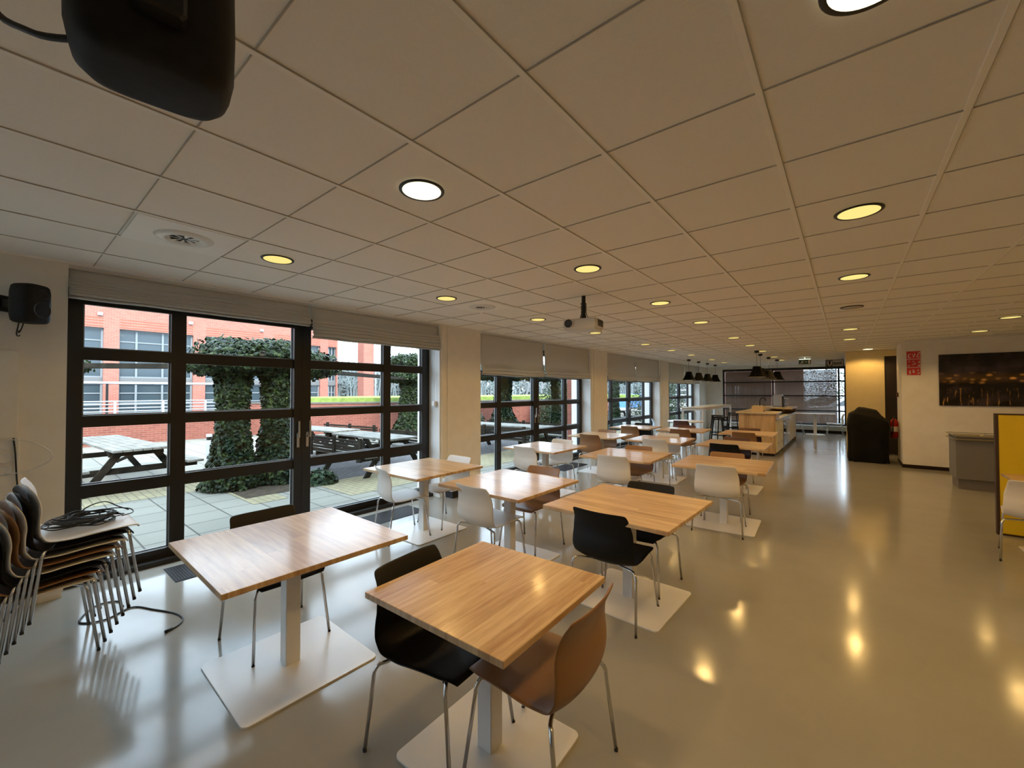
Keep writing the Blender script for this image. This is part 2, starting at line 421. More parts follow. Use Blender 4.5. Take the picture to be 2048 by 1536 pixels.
# far glazing behind venetian blinds
w = bpy.data.objects.new('window_5', None); COL.objects.link(w); w['kind'] = 'structure'; w.location = (0, YE, 0)
b = MB(); UX = [(GX0, GX0 + .07), (-2.40, -2.34), (-.24, -.18), (-.05, 0)]
for a, c in UX: b.box(a, c, .0, .07, GZ0, GZ1)
for z0, z1 in ((GZ0, .36), (.84, .89), (1.43, 1.48), (2.0, 2.05), (2.50, GZ1)): b.box(GX0, GX1, .0, .07, z0, z1)
b.build('window_frame', M['black_frame'], w)
for i in range(3):
    p = MB(); p.add([(UX[i][1], .04, GZ0), (UX[i + 1][0], .04, GZ0), (UX[i + 1][0], .04, GZ1), (UX[i][1], .04, GZ1)], [(0, 1, 2, 3)]); p.build('pane', M['glass'], w)
b = MB(); b.box(GX0, GX1, -.20, 0, .26, .30); b.build('window_sill', M['white_metal'], w)

# ------------------------------------------------------------------ camera
cam = bpy.data.cameras.new('camera'); co = bpy.data.objects.new('camera', cam); COL.objects.link(co)
cam.sensor_fit = 'HORIZONTAL'; cam.sensor_width = 36; cam.lens = 36 * 827.18 / 2048; cam.clip_start = .02; cam.clip_end = 300
yaw, pit, rol = .6791, .0176, -.0018
fw = Vector((-math.sin(yaw) * math.cos(pit), math.cos(yaw) * math.cos(pit), math.sin(pit)))
rt = Vector((math.cos(yaw), math.sin(yaw), 0)); up = rt.cross(fw)
r2 = math.cos(rol) * rt + math.sin(rol) * up; u2 = -math.sin(rol) * rt + math.cos(rol) * up
Mx = Matrix.Identity(4)
for i in range(3): Mx[i][0] = r2[i]; Mx[i][1] = u2[i]; Mx[i][2] = -fw[i]
Mx[0][3], Mx[1][3], Mx[2][3] = 0, 0, 1.656
co.matrix_world = Mx; SC.camera = co

# ------------------------------------------------------------------ curves
def cr(pts, n):
    """Catmull-Rom through pts, n samples per span"""
    P = [Vector(p) for p in pts]; P = [P[0] * 2 - P[1]] + P + [P[-1] * 2 - P[-2]]; out = []
    for i in range(1, len(P) - 2):
        for k in range(n):
            t = k / n; a, b_, c, d = P[i - 1], P[i], P[i + 1], P[i + 2]
            out.append(.5 * ((2 * b_) + (c - a) * t + (2 * a - 5 * b_ + 4 * c - d) * t * t + (3 * b_ - a - 3 * c + d) * t ** 3))
    out.append(P[-2]); return out
def interp(xs, ys, x):
    for i in range(len(xs) - 1):
        if x <= xs[i + 1]:
            t = (x - xs[i]) / (xs[i + 1] - xs[i]); t = t * t * (3 - 2 * t); return ys[i] + (ys[i + 1] - ys[i]) * t
    return ys[-1]

# ------------------------------------------------------------------ the stacking chair
def shell_mesh():
    prof = cr([(0, .245, .428), (0, .225, .447), (0, .12, .445), (0, -.02, .430), (0, -.13, .418), (0, -.202, .432), (0, -.243, .488), (0, -.247, .56), (0, -.238, .635), (0, -.248, .71), (0, -.284, .80)], 4)
    L = [0]
    for i in range(1, len(prof)): L.append(L[-1] + (prof[i] - prof[i - 1]).length)
    tot = L[-1]; NC = 16; v = []; f = []
    for i, p in enumerate(prof):
        s = L[i] / tot
        w = interp([0, .03, .10, .40, .52, .66, .80, .93, .975, 1.0], [.195, .212, .230, .240, .243, .246, .238, .218, .216, .208], s)
        cs = interp([0, .1, .35, .48, .6, .85, 1], [.004, .010, .018, .030, .042, .034, .026], s)       # edges curl up / forward
        t = (prof[min(i + 1, len(prof) - 1)] - prof[max(i - 1, 0)]).normalized(); nrm = Vector((0, t.z, -t.y))
        if nrm.z < 0 and s < .45: nrm = -nrm
        nrm = Vector((0, abs(nrm.y), abs(nrm.z))) if s > .3 else Vector((0, 0, 1))
        for c in range(NC + 1):
            u = -1 + 2 * c / NC
            x = w * u
            q = p + nrm * cs * (abs(u) ** 2.3)
            if s > .97: q = q + Vector((0, 0, -.010 * abs(u) ** 4))
            v.append((x, q.y, q.z))
    for i in range(len(prof) - 1):
        for c in range(NC):
            a = i * (NC + 1) + c; f.append((a, a + 1, a + NC + 2, a + NC + 1))
    return v, f
SH_V, SH_F = shell_mesh()
def chair_proto(name, label, mkey):
    t = thing(name, label, 'chair')
    b = MB(); b.smooth = True; b.add(SH_V, SH_F); o = b.build('seat_shell', M[mkey], t)
    md = o.modifiers.new('thick', 'SOLIDIFY'); md.thickness = .010; md.offset = 0
    md2 = o.modifiers.new('smooth', 'SUBSURF'); md2.levels = 1; md2.render_levels = 1
    for sx in (-1, 1):
        for fr in (-1, 1):
            foot = Vector((sx * (.235 if fr > 0 else .268), .245 if fr > 0 else -.245, .004))
            top = Vector((sx * (.205 if fr > 0 else .250), .190 if fr > 0 else -.198, .412 if fr > 0 else .388))
            a = Vector((sx * .05, .12 * fr, .414 if fr > 0 else .404)); b2 = Vector((sx * (.165 if fr > 0 else .20), .168 * fr, .421 if fr > 0 else .402))
            d = (foot - top).normalized()
            pts = [a, b2, (b2 * .35 + top * .65) + Vector((0, 0, .005)), top + d * .02, top + d * .05, foot]
            q = MB(); q.tube(cr(pts[:5], 4) + [foot], .0090, 8); q.build('leg', M['chrome'], t)
            g = MB(); g.cyl((foot.x, foot.y), .0095, 0, .014, 10); g.build('foot_cap', M['rubber'], t)
    q = MB()
    q.tube([(-.05, .12, .414), (.05, .12, .414)], .0078); q.tube([(-.05, -.12, .404), (.05, -.12, .404)], .0078)
    for sx in (-.09, .09): q.tube([(sx, .135, .415), (sx, -.135, .405)], .0065)
    q.build('seat_frame', M['chrome'], t)
    return t
PROTO = {}
def place_chair(colour, x, y, rz, label, group, z=0):
    mk = {'white': 'chair_white', 'black': 'chair_black', 'brown': 'chair_brown', 'brown_shade': 'chair_brown_shade', 'pale blue': 'chair_blue'}[colour]
    if colour not in PROTO:
        p = chair_proto('stacking_chair' if z else 'cafe_chair', label, mk); PROTO[colour] = p
        p.location = (x, y, z); p.rotation_euler = (0, 0, rz); p['group'] = group; return p
    r = dup(PROTO[colour], (x, y, z), rz, label, group); r.name = 'stacking_chair' if z else 'cafe_chair'; return r

# ------------------------------------------------------------------ tables
def rounded(w, d, r, n=5):
    pts = []
    for cx, cy, a0 in ((w - r, d - r, 0), (-w + r, d - r, 90), (-w + r, -d + r, 180), (w - r, -d + r, 270)):
        for k in range(n + 1):
            a = math.radians(a0 + 90 * k / n); pts.append((cx + r * math.cos(a), cy + r * math.sin(a)))
    return pts
def table_proto(name, label, size, base, topmat, edge=None):
    t = thing(name, label, 'table'); h = size / 2
    b = MB(); b.bev(-h, h, -h, h, .722, .750, .002); b.build('tabletop', M[topmat], t)
    b = MB(); b.bev(-.042, .042, -.042, .042, .006, .722, .003); b.bev(-.16, .16, -.16, .16, .712, .7225, .002); b.build('column', M['white_metal'], t)
    b = MB(); b.prism(rounded(base, base, .035), 0, .009); b.build('base_plate', M['white_metal'], t)
    return t
G1 = 'square oak tables in the window row'; G2 = 'square oak tables in the middle row'; G3 = 'square oak tables in the aisle row'
big = table_proto('dining_table', 'big oak table between the chair stack and the smallest table', 1.0, .37, 'oak')
big.location = (-2.67, 1.14, 0); big.rotation_euler = (0, 0, math.radians(-1)); big['group'] = G1
small = table_proto('dining_table', 'smallest square oak table, nearest the camera, with one black and one brown chair', .80, .31, 'oak')
small.location = (-1.315, 1.46, 0); small.rotation_euler = (0, 0, math.radians(91.6)); small['group'] = G3
TB = [
 ('T5', -3.95, 3.21, 0, G1, 'oak table beside the first pier with a white chair either side'),
 ('T4', -2.63, 3.22, 0, G2, 'oak table nearest in the middle row, white chair before it, brown behind'),
 ('T3', -1.38, 3.22, -2, G3, 'oak table with two black chairs facing each other, nearest large one of the aisle row'),
 ('T8', -3.85, 5.64, -1, G1, 'oak table shining pale under the second window, two white chairs at it'),
 ('T7', -2.46, 5.66, 2, G2, 'second oak table of the middle row, white chair before it, brown behind'),
 ('T6', -1.21, 5.73, 2.5, G3, 'second oak table of the aisle row, its chairs white and brown'),
 ('T9', -3.98, 7.86, 1.5, G1, 'third oak table of the window row, between two brown chairs'),
 ('T10', -2.74, 7.88, 2, G2, 'oak table between two white chairs, third in the middle row'),
 ('T11', -1.49, 7.93, .5, G3, 'oak table with a black chair in front, third in the aisle row'),
 ('T12', -4.17, 10.2, 2, G1, 'pale shining oak table by the third window, brown and black chairs at it'),
 ('T13', -2.98, 10.15, 2.5, G2, 'oak table with a brown chair in front, farthest of the middle row'),
 ('T14', -1.65, 10.2, .5, G3, 'oak table closest to the wooden counter end, farthest of the aisle row'),
]
TABLES = {}
for n, x, y, r, g, lab in TB:
    TABLES[n] = dup(big, (x, y, 0), math.radians(r), lab, g); TABLES[n].name = 'dining_table'
t = dup(small, (1.71, 6.50, 0), 0, 'square oak table pushed against the yellow partition', 'tables at the yellow partition'); t.name = 'dining_table'

CG = 'cafe chairs at the square tables'
CH = [
 # colour, x, y, deg (0 faces away from the entrance side), label
 ('black', -1.53, 1.37, -84, 'black chair pushed sideways under the smallest table on its window side'),
 ('brown', -1.07, 1.52, 94, 'brown moulded chair at the open side of the smallest table, nearest chair to the camera'),
 ('black', -3.03, 1.21, -90, 'black chair behind the big oak table, between it and the glass doors'),
 ('black', -1.38, 2.95, -1, 'black chair with its back to the camera at the two-black-chair table'),
 ('black', -1.41, 3.54, 181, 'black chair on the far side of the two-black-chair table'),
 ('white', -2.65, 2.96, -4, 'white chair in front of the nearest middle row table, back to the camera'),
 ('brown', -2.66, 3.61, 180, 'brown chair behind the nearest middle row table'),
 ('white', -4.02, 2.95, -16, 'white chair turned slightly at the near edge of the table beside the first pier'),
 ('white', -3.98, 3.57, 178, 'white chair in front of the first pier on the far side of its table'),
 ('white', -1.19, 5.45, 2, 'white chair with a bare back at the second aisle row table, beside the open floor'),
 ('brown', -1.28, 6.08, 182, 'brown chair on the far side of the second aisle row table'),
 ('white', -2.44, 5.38, 1, 'white chair in front of the second middle row table'),
 ('brown', -2.52, 6.02, 181, 'brown chair behind the second middle row table'),
 ('white', -3.88, 5.36, -4, 'white chair in front of the shining table under the second window'),
 ('white', -3.92, 6.02, 179, 'white chair behind the shining table under the second window'),
 ('brown', -3.96, 7.58, 0, 'brown chair in front of the third window row table'),
 ('brown', -4.12, 8.22, 182, 'brown chair behind the third window row table'),
 ('white', -2.68, 7.60, 1, 'white chair in front of the third middle row table'),
 ('white', -2.80, 8.24, 180, 'white chair behind the third middle row table'),
 ('black', -1.55, 7.62, 0, 'black chair in front of the third aisle row table, back to the camera'),
 ('brown_shade', -1.58, 8.28, 180, 'shade-darkened brown chair on the far side of the third aisle row table'),
 ('brown', -4.13, 9.92, 0, 'brown chair in front of the third window table'),
 ('black', -4.25, 10.58, 180, 'black chair behind the third window table, in front of the dark frame'),
 ('brown', -2.92, 9.86, 0, 'brown chair in front of the farthest middle row table'),
 ('brown_shade', -3.10, 10.52, 180, 'shade-darkened brown chair behind the farthest middle row table'),
 ('brown', -1.66, 9.92, 0, 'brown chair in front of the farthest aisle row table'),
 ('brown_shade', -1.73, 10.56, 180, 'shade-darkened brown chair between the farthest aisle table and the wooden counter end'),
 ('white', 1.44, 6.34, -6, 'white chair at the table by the yellow partition'),
]
for c, x, y, r, lab in CH: place_chair(c, x, y, math.radians(r), lab, CG)

# stack of chairs by the window pier
STK = ['white', 'brown', 'black', 'white', 'brown', 'white', 'black', 'white']
POS = ['lowest', 'second from the floor', 'third from the floor', 'fourth from the floor', 'fifth from the floor', 'third from the top', 'second from the top', 'topmost']
for i, (c, pz) in enumerate(zip(STK, POS)):
    place_chair(c, -3.985, .175 + .028 * i, math.radians(0), '%s chair in the tall stack by the wall speaker, %s' % (c, pz) + (', cables lying on it' if i == 7 else ''), 'chairs in the tall stack', z=.0001 + .043 * i)

# round white table beyond and its chairs
t = thing('round_table', 'round white pedestal table beyond the oak tables by the third pier', 'table', (-3.8, 13.1, 0))
b = MB(); b.cyl((0, 0), .52, .725, .75, 40); b.build('tabletop', M['white_metal'], t)
b = MB(); b.cyl((0, 0), .04, .01, .725, 20); b.build('column', M['white_metal'], t)
b = MB(); b.cyl((0, 0), .28, 0, .012, 32); b.build('base_plate', M['white_metal'], t)
place_chair('pale blue', -4.42, 12.75, math.radians(-65), 'pale blue white chair at the window side of the round white table', 'chairs at the round white table')
place_chair('brown_shade', -3.72, 12.62, math.radians(0), 'dark brown chair in front of the round white table', 'chairs at the round white table')

# ------------------------------------------------------------------ bar table, stools, counter
t = thing('bar_table', 'long high bar table with pale oak top and white square legs under the pendant row', 'table', (-4.1, 17.1, 0))
b = MB(); b.bev(-.36, .36, -2.25, 2.25, 1.05, 1.085, .003); b.build('tabletop', M['oakpale'], t, )
b = MB(); b.box(-.34, .34, -2.2, 2.2, .985, 1.05); b.build('apron', M['white_metal'], t)
for y in (-2.17, -.03, 2.17):
    for x in (-.32, .32):
        b = MB(); b.bev(x - .03, x + .03, y - .03, y + .03, 0, .99, .003); b.build('leg', M['white_metal'], t)
def stool(label, loc, rz):
    t = thing('bar_stool', label, 'stool', loc, rz, 'black bar stools at the high table')
    b = MB(); b.prism(rounded(.165, .165, .03), .80, .83); b.build('seat', M['blackmetal'], t)
    for sx in (-1, 1):
        for sy in (-1, 1):
            b = MB(); b.tube([(sx * .135, sy * .135, .80), (sx * .215, sy * .215, .0)], .019, 6); b.build('leg', M['blackmetal'], t)
    for z, q in ((.25, .188), (.74, .142)):
        b = MB(); p = [(q, q, z), (-q, q, z), (-q, -q, z), (q, -q, z)]
        for i in range(4): b.tube([p[i], p[(i + 1) % 4]], .014, 6)
        b.build('foot_ring', M['blackmetal'], t)
    return t
s0 = stool('black metal bar stool at the high table, middle one of three', (-3.42, 15.35, 0), .1)
dup(s0, (-3.30, 15.0, 0), -.25, 'black metal bar stool nearest the round table side, closest of three', 'black bar stools at the high table').location = (-3.13, 14.5, 0)
dup(s0, (-3.36, 17.6, 0), .0, 'black metal bar stool standing alone towards the brown blinds', 'black bar stools at the high table')

# island counter
IX0, IX1 = -2.27, -1.36
t = thing('serving_counter', 'oak clad serving counter with raised top and cream drawer fronts', 'counter', (0, 0, 0))
b = MB(); b.box(IX0 + .06, IX1 - .03, 12.25, 12.29, .07, 1.07); b.build('end_panel', M['oakpanel'], t)
b = MB(); b.box(IX0 + .08, IX1 - .06, 12.29, 17.3, 0, .09); b.build('plinth', M['base_dark'], t)
b = MB(); b.box(IX0 + .06, IX1 - .02, 12.29, 17.3, .09, .90); b.build('body', M['cream'], t)
b = MB(); b.bev(IX0 + .3, IX1 + .01, 12.29, 17.3, .90, .935, .002); b.build('worktop', M['steel'], t)
b = MB(); b.box(IX0 + .06, IX0 + .34, 12.29, 17.5, .09, 1.07); b.build('back_upstand', M['oakpanel'], t)
b = MB(); b.bev(IX0, IX1 + .03, 12.2, 13.0, 1.07, 1.112, .002); b.bev(IX0, IX0 + .42, 13.0, 17.6, 1.07, 1.112, .002); b.bev(IX0 + .42, IX1 + .03, 15.6, 17.6, 1.07, 1.112, .002)
b.build('bar_top', M['oakpale'], t)
b = MB(); b.box(IX1 - .10, IX1 - .02, 12.29, 12.95, .935, 1.07); b.box(IX1 - .35, IX1 - .30, 16.4, 17.4, .935, 1.07); b.build('top_support', M['oakpanel'], t)
b = MB(); b.box(IX0 + .06, IX1 + .0, 17.3, 17.34, 0, 1.07); b.build('end_panel', M['oakpanel'], t)
yy = 12.31
for w_ in (.65, .65):
    for z0, z1 in ((.10, .36), (.365, .63), (.635, .89)):
        d = MB(); d.bev(IX1 - .02, IX1 - .002, yy + .003, yy + w_ - .003, z0, z1, .002); dd = d.build('drawer', M['cream'], t)
        h = MB(); h.bev(IX1 - .002, IX1 + .022, yy + w_ / 2 - .08, yy + w_ / 2 + .08, z1 - .05, z1 - .038, .002); h.build('handle', M['steel'], dd)
    yy += w_
for i in range(2):
    d = MB(); d.bev(IX1 - .02, IX1 + .005, yy + .005, yy + .80, .10, .885, .003); dd = d.build('appliance_door', M['steel'], t)
    g = MB(); g.box(IX1 + .005, IX1 + .009, yy + .06, yy + .74, .16, .74); g.build('door_glass', M['lens'], dd)
    h = MB(); h.tube([(IX1 + .04, yy + .08, .80), (IX1 + .04, yy + .72, .80)], .012); h.build('handle', M['steel'], dd)
    yy += .81
while yy < 17.2:
    d = MB(); d.bev(IX1 - .02, IX1 - .002, yy + .003, min(yy + .69, 17.29), .10, .89, .002); dd = d.build('cupboard_door', M['cream'], t)
    yy += .695
t = thing('cutlery_box', 'light wooden tray box with slots standing on the counter end', 'box', (-1.80, 12.50, 1.112))
b = MB(); b.box(-.13, .13, -.12, -.10, 0, .15); b.box(-.13, .13, .10, .12, 0, .15); b.box(-.13, -.11, -.10, .10, 0, .15); b.box(.11, .13, -.10, .10, 0, .15); b.box(-.13, .13, -.1, .1, 0, .02); b.box(-.01, .01, -.1, .1, .02, .13)
b.build('tray', M['cardboard'], t)
b = MB()
for i in range(9): b.box(-.10 + .024 * i, -.085 + .024 * i, -.08, .08, .02, .155 + .012 * math.sin(i * 2.1))
b.build('napkins', M['skin_paper'], t)
t = thing('coffee_machine', 'steel coffee machine on the far end of the counter', 'coffee machine', (-1.78, 16.55, 1.112))
b = MB(); b.bev(-.13, .12, -.22, .22, .02, .42, .012); b.build('housing', M['steel'], t)
b = MB(); b.box(.12, .17, -.20, .20, .0, .36); b.build('front', M['black'], t)
b = MB(); b.bev(.17, .30, -.14, .14, .27, .30, .004); b.bev(.17, .29, -.14, .14, .10, .125, .004); b.build('spout', M['chrome'], t)
b = MB(); b.cyl((.0, -.0), .24, 0, .02, 32); b.build('tray', M['steel'], t)
t = thing('mixing_tap', 'slim black tap pipe at the back edge of the counter', 'tap', (-2.05, 14.6, 1.112))
b = MB(); b.tube(cr([(0, 0, 0), (0, 0, .25), (.06, 0, .33), (.14, 0, .30), (.15, 0, .24)], 5), .012); b.build('spout', M['blackmetal'], t)

# table and chairs in front of the far blinds
t = thing('window_table', 'white topped table on a pedestal before the far brown blinds', 'table', (-.92, 19.35, 0))
b = MB(); b.prism(rounded(.60, .36, .04), .775, .80); b.build('tabletop', M['white_metal'], t)
b = MB(); b.bev(-.05, .05, -.05, .05, .01, .775, .004); b.build('column', M['white_metal'], t)
b = MB(); b.cyl((0, 0), .30, 0, .012, 32); b.build('base_plate', M['white_metal'], t)
place_chair('brown_shade', -1.52, 19.3, math.radians(-80), 'dark brown chair at the counter end of the far white table', 'chairs at the far white table')
place_chair('white', -.33, 19.3, math.radians(95), 'white chair at the far white table beside the corridor wall', 'chairs at the far white table')

# ------------------------------------------------------------------ roman blinds
def blind(y0, y1, zb, label, bunch=5, droop=.0, seed=0, nf=24):
    t = thing('roman_blind', label, 'blind', (XW - .045, y0, 0), 0, 'linen roman blinds')
    rnd = random.Random(seed); W = y1 - y0; top = CZ - .035
    # front profile, top to bottom, (x outward, z)
    hang = top - zb
    def prof(u):
        pts = [(0, top)]
        fold = min(.05 * bunch, hang * .55) if bunch > 2 else .11
        zf = zb + fold + .02
        pts += [(.004, top - .03), (.010 + .008 * math.sin(u * 3 + seed), zf + .10 if zf + .10 < top - .04 else (zf + top) / 2), (.022, zf)]
        n = bunch; h_ = fold / n; wob = .006 * math.sin(u * 9 + seed)
        for i in range(n):
            zt = zf - i * h_ + wob * (1 - i / n)
            o_ = .050 + .007 * i
            pts += [(o_ - .014, zt - h_ * .10), (o_, zt - h_ * .45), (o_ + .004, zt - h_ * .80), (o_ - .006, zt - h_ * .95), (o_ - .034, zt - h_ * .90), (o_ - .034, zt - h_ * .99)]
        pts += [(.060, zb + .004), (.03, zb)]
        return pts
    NU = nf; v = []; f = []; NP = None
    for a in range(NU + 1):
        u = a / NU; p = prof(u)
        NP = len(p)
        for j, (x, z) in enumerate(p):
            k = j / (NP - 1)
            dz = droop * (4 * (u - .5) ** 2 - 1) * k * .5 + .006 * noise.noise(Vector((u * 6, k * 3, seed))) * (k > .2)
            dx = .010 * noise.noise(Vector((u * 5 + seed, k * 4, 2.0))) * (k > .1)
            v.append((x + dx, u * W, z + dz))
    for a in range(NU):
        for j in range(NP - 1):
            q = a * NP + j; f.append((q, q + NP, q + NP + 1, q + 1))
    b = MB(); b.smooth = True; b.add(v, f); o = b.build('fabric', M['blind'], t)
    md = o.modifiers.new('thick', 'SOLIDIFY'); md.thickness = .006; md.offset = -1
    b = MB(); b.box(-.02, .0, .0, W, top - .002, CZ - .004); b.build('head_rail', M['white_metal'], t)
    return t
y0 = BAYS[0]
blind(y0 + .01, y0 + 1.97, 2.435, 'linen roman blind drawn up in many folds over the nearest glass door', bunch=6, seed=3)
blind(y0 + 2.0, y0 + 3.99, 2.30, 'linen roman blind over the nearest window, next to the first pier', bunch=5, droop=.0, seed=5)
NM = ['second', 'third', 'fourth']
for k in (1, 2, 3):
    y0 = BAYS[k]
    blind(y0 + .04, y0 + 1.97, 1.96, 'half lowered linen blind on the near half of the %s window' % NM[k - 1], bunch=2, droop=.03, seed=10 + k)
    blind(y0 + 2.02, y0 + 3.99, 1.965, 'half lowered linen blind on the far half of the %s window' % NM[k - 1], bunch=2, droop=.03, seed=20 + k)
# blind cord box on the first pier
t = thing('blind_chain_box', 'small white chain winder box beside the first pier', 'chain box', (XW - .12, BAYS[0] + 3.985, 1.46))
b = MB(); b.bev(0, .06, -.05, .0, -.035, .045, .006); b.build('housing', M['white_metal'], t)
b = MB(); b.tube([(.03, -.025, .045), (.03, -.02, 1.0)], .0025, 5); b.build('chain', M['white_metal'], t)

# venetian blinds at the far glazing
def venetian(x0, x1, label, tilt):
    t = thing('venetian_blind', label, 'blind', (0, YE + .11, 0), 0, 'brown slatted blinds on the far wall')
    b = MB(); n = int((2.50 - .38) / .024)
    c, s = .0125 * math.cos(tilt), .0125 * math.sin(tilt)
    for i in range(n):
        z = .39 + .024 * i; b.add([(x0, -c, z - s), (x1, -c, z - s), (x1, c, z + s), (x0, c, z + s)], [(0, 1, 2, 3)])
    b.build('slats', M['brownblind'], t)
    b = MB(); b.box(x0, x1, -.015, .015, 2.50, 2.53); b.box(x0, x1, -.012, .012, .365, .38); b.build('head_rail', M['edgebrown'], t)
    b = MB()
    for q in (.15, .5, .85): 
        xx = x0 + (x1 - x0) * q; b.box(xx - .002, xx + .002, -.016, -.014, .38, 2.5)
    b.build('cord', M['edgebrown'], t)
venetian(GX0 + .09, -2.44, 'brown slatted blind beside the beige far wall, behind the bar table', math.radians(70))
venetian(-2.31, -.27, 'brown slatted blind behind the counter and the far white table', math.radians(65))

# ------------------------------------------------------------------ ceiling fittings
def downlight(label, x, y, m='lamp', k=1.0):
    t = thing('downlight', label, 'ceiling light', (x, y, CZ), 0, 'recessed round downlights')
    b = MB(); b.lathe([(.098, -.003), (.112, -.006), (.118, -.001), (.118, .002)], n=40)
    b.build('trim_ring', M['black_frame'], t)
    b = MB(); b.cyl((0, 0), .100, -.0035, .0, 40); b.build('diffuser', M[m], t)
    if m != 'lamp_off':
        li = bpy.data.lights.new('lamp_light', 'SPOT'); li.energy = LAMP_W * k; li.color = WARM; li.spot_size = math.radians(148); li.spot_blend = .35; li.shadow_soft_size = .07
        lo = bpy.data.objects.new('lamp_light', li); COL.objects.link(lo); lo.parent = t; lo.location = (0, 0, -.012)
    return t
ROW = {'A': (-3.528, 'window'), 'B': (-1.728, 'middle'), 'C': (.072, 'aisle'), 'D': (1.872, 'right wall')}
YS = [1.386, 3.186, 4.986, 6.786, 9.186, 10.986, 12.786, 15.186, 16.986]
ORD = ['nearest', 'second', 'third', 'fourth', 'fifth', 'sixth', 'seventh', 'eighth', 'farthest']
for r in 'ABC':
    x, nm = ROW[r]
    for i, y in enumerate(YS):
        if r == 'C' and i > 5: continue
        m = 'lamp_hot' if (r, i) in (('B', 0), ('C', 0)) else ('lamp_off' if (r, i) == ('C', 3) else 'lamp')
        extra = {('B', 0): ', glaring, with a bright halo', ('C', 0): ', glaring at the top edge', ('C', 3): ', unlit'}.get((r, i), '')
        downlight('%s round downlight in the %s side row of the ceiling%s' % (ORD[i] if not (r == 'C' and i == 5) else 'farthest', nm, extra), x, y, m, {'A': .55, 'B': .9, 'C': 1.1}[r])
for i in (1, 2, 3): downlight('%s round downlight in the right wall side row of the ceiling' % ORD[i], 1.872, YS[i], 'lamp', .55)
downlight('round downlight above the dark wall picture', 1.872, 9.186, 'lamp', .6)
downlight('round downlight close to the wall with the red notice', 1.872, 10.986, 'lamp', .6)
downlight('bright downlight washing the yellow lit recess wall', .45, 13.95, 'lamp_hot')

def vent(label, x, y):
    t = thing('air_vent', label, 'air vent', (x, y, CZ), 0, 'round ceiling air diffusers')
    b = MB(); b.bev(-.285, .285, -.285, .285, -.003, .004, .002); b.build('panel', M['tbar'], t)
    b = MB(); b.lathe([(.165, -.003), (.155, -.012), (.12, -.022), (.085, -.012), (.08, -.006)], n=40); b.build('collar', M['white_metal'], t)
    b = MB(); b.cyl((0, 0), .085, -.005, -.0035, 32)
    b.build('opening', M['black'], t)
    b = MB()
    for i in range(8):
        a = i * PI / 4; c, s = math.cos(a), math.sin(a); n_ = Vector((-s, c, 0))
        p = [Vector((c * .02, s * .02, -.009)), Vector((c * .085, s * .085, -.009))]
        b.add([p[0] - n_ * .004, p[1] - n_ * .02, p[1] + n_ * .012 + Vector((0, 0, -.006)), p[0] + n_ * .004], [(0, 1, 2, 3)])
    b.build('vane', M['white_metal'], t)
vent('round air diffuser with dark slots, nearest, above the chair stack', -3.528, .786)
vent('round air diffuser between the second and third window row downlights', -3.528, 3.786)
vent('round air diffuser before the pendant row, over the third window', -3.528, 8.586)
vent('round air diffuser farthest from the camera, above the round white table', -3.528, 10.386)

# pendants
def pendant(label, x, y, first=None, drop=.41):
    if first is not None: return dup(first, (x, y, CZ), 0, label)
    t = thing('pendant_lamp', label, 'pendant lamp', (x, y, CZ), 0, 'black bell pendants')
    b = MB(); b.cyl((0, 0), .055, -.055, -.002, 24); b.build('ceiling_cup', M['black'], t)
    b = MB(); b.tube([(0, 0, -.05), (0, 0, -drop)], .004, 6); b.build('cord', M['black'], t)
    b = MB(); b.lathe([(.0, -drop), (.085, -drop), (.095, -drop - .02), (.115, -drop - .11), (.165, -drop - .22), (.205, -drop - .27), (.212, -drop - .285)], n=36)
    b.build('shade', M['shade'], t)
    b = MB(); b.lathe([(.208, -drop - .284), (.16, -drop - .225), (.11, -drop - .115), (.088, -drop - .022), (0, -drop - .012)], n=36); b.build('inner_shade', M['bulb'], t)
    b = MB(); b.lathe([(0, -drop - .13), (.03, -drop - .14), (.04, -drop - .17), (.03, -drop - .2), (0, -drop - .21)], n=16); b.build('bulb', M['lamp'], t)
    return t
p0 = pendant('black pendant nearest the camera in the row above the high bar table', -4.1, 14.55)
for i, q in enumerate((15.75, 16.95, 18.15)):
    pendant('black pendant above the high bar table, %s of four' % ['second', 'third', 'farthest'][i], -4.1, q, p0)
for i, (x, q) in enumerate(((-1.82, 12.55), (-1.90, 13.7), (-1.88, 15.2), (-1.80, 16.5))):
    pendant('black pendant above the serving counter, %s of four' % ['nearest', 'second', 'third', 'farthest'][i], x, q, p0)

# projector
t = thing('projector', 'white projector hanging from a black ceiling pole', 'projector', (-2.26, 4.07, 0), math.radians(188))
b = MB(); b.bev(-.19, .19, -.13, .14, 2.335, 2.445, .014); b.bev(-.17, .17, -.11, .12, 2.325, 2.338, .004); b.build('housing', M['proj'], t)
b = MB()
bl = Matrix.Rotation(PI / 2, 4, 'X')
def ring(mb, c, r, d, n=28):
    Mt = Matrix.Translation(c) @ Matrix.Rotation(-PI / 2, 4, 'X'); mb.cyl((0, 0), r, 0, d, n, M=Mt)
ring(b, (.115, .13, 2.395), .052, .03); b.build('lens_ring', M['proj'], t)
b = MB(); ring(b, (.115, .155, 2.395), .045, .008); b.build('lens', M['lens'], t)
b = MB(); 
for i in range(7): b.box(-.193, -.189, -.085 + .024 * i, -.072 + .024 * i, 2.36, 2.43)
b.build('vent_slots', M['black'], t)
b = MB(); b.cyl((0, 0), .022, 2.50, CZ - .001, 20)
for z in (2.53, 2.56, 2.59, 2.62): b.cyl((0, 0), .031, z, z + .012, 20)
b.cyl((0, 0), .028, 2.455, 2.50, 20); b.box(-.05, .05, -.04, .04, 2.445, 2.456); b.build('ceiling_pole', M['black'], t)
b = MB(); b.tube(cr([(.03, -.02, 2.60), (.035, -.03, 2.53), (.06, -.05, 2.47), (.05, -.10, 2.448)], 5), .005)
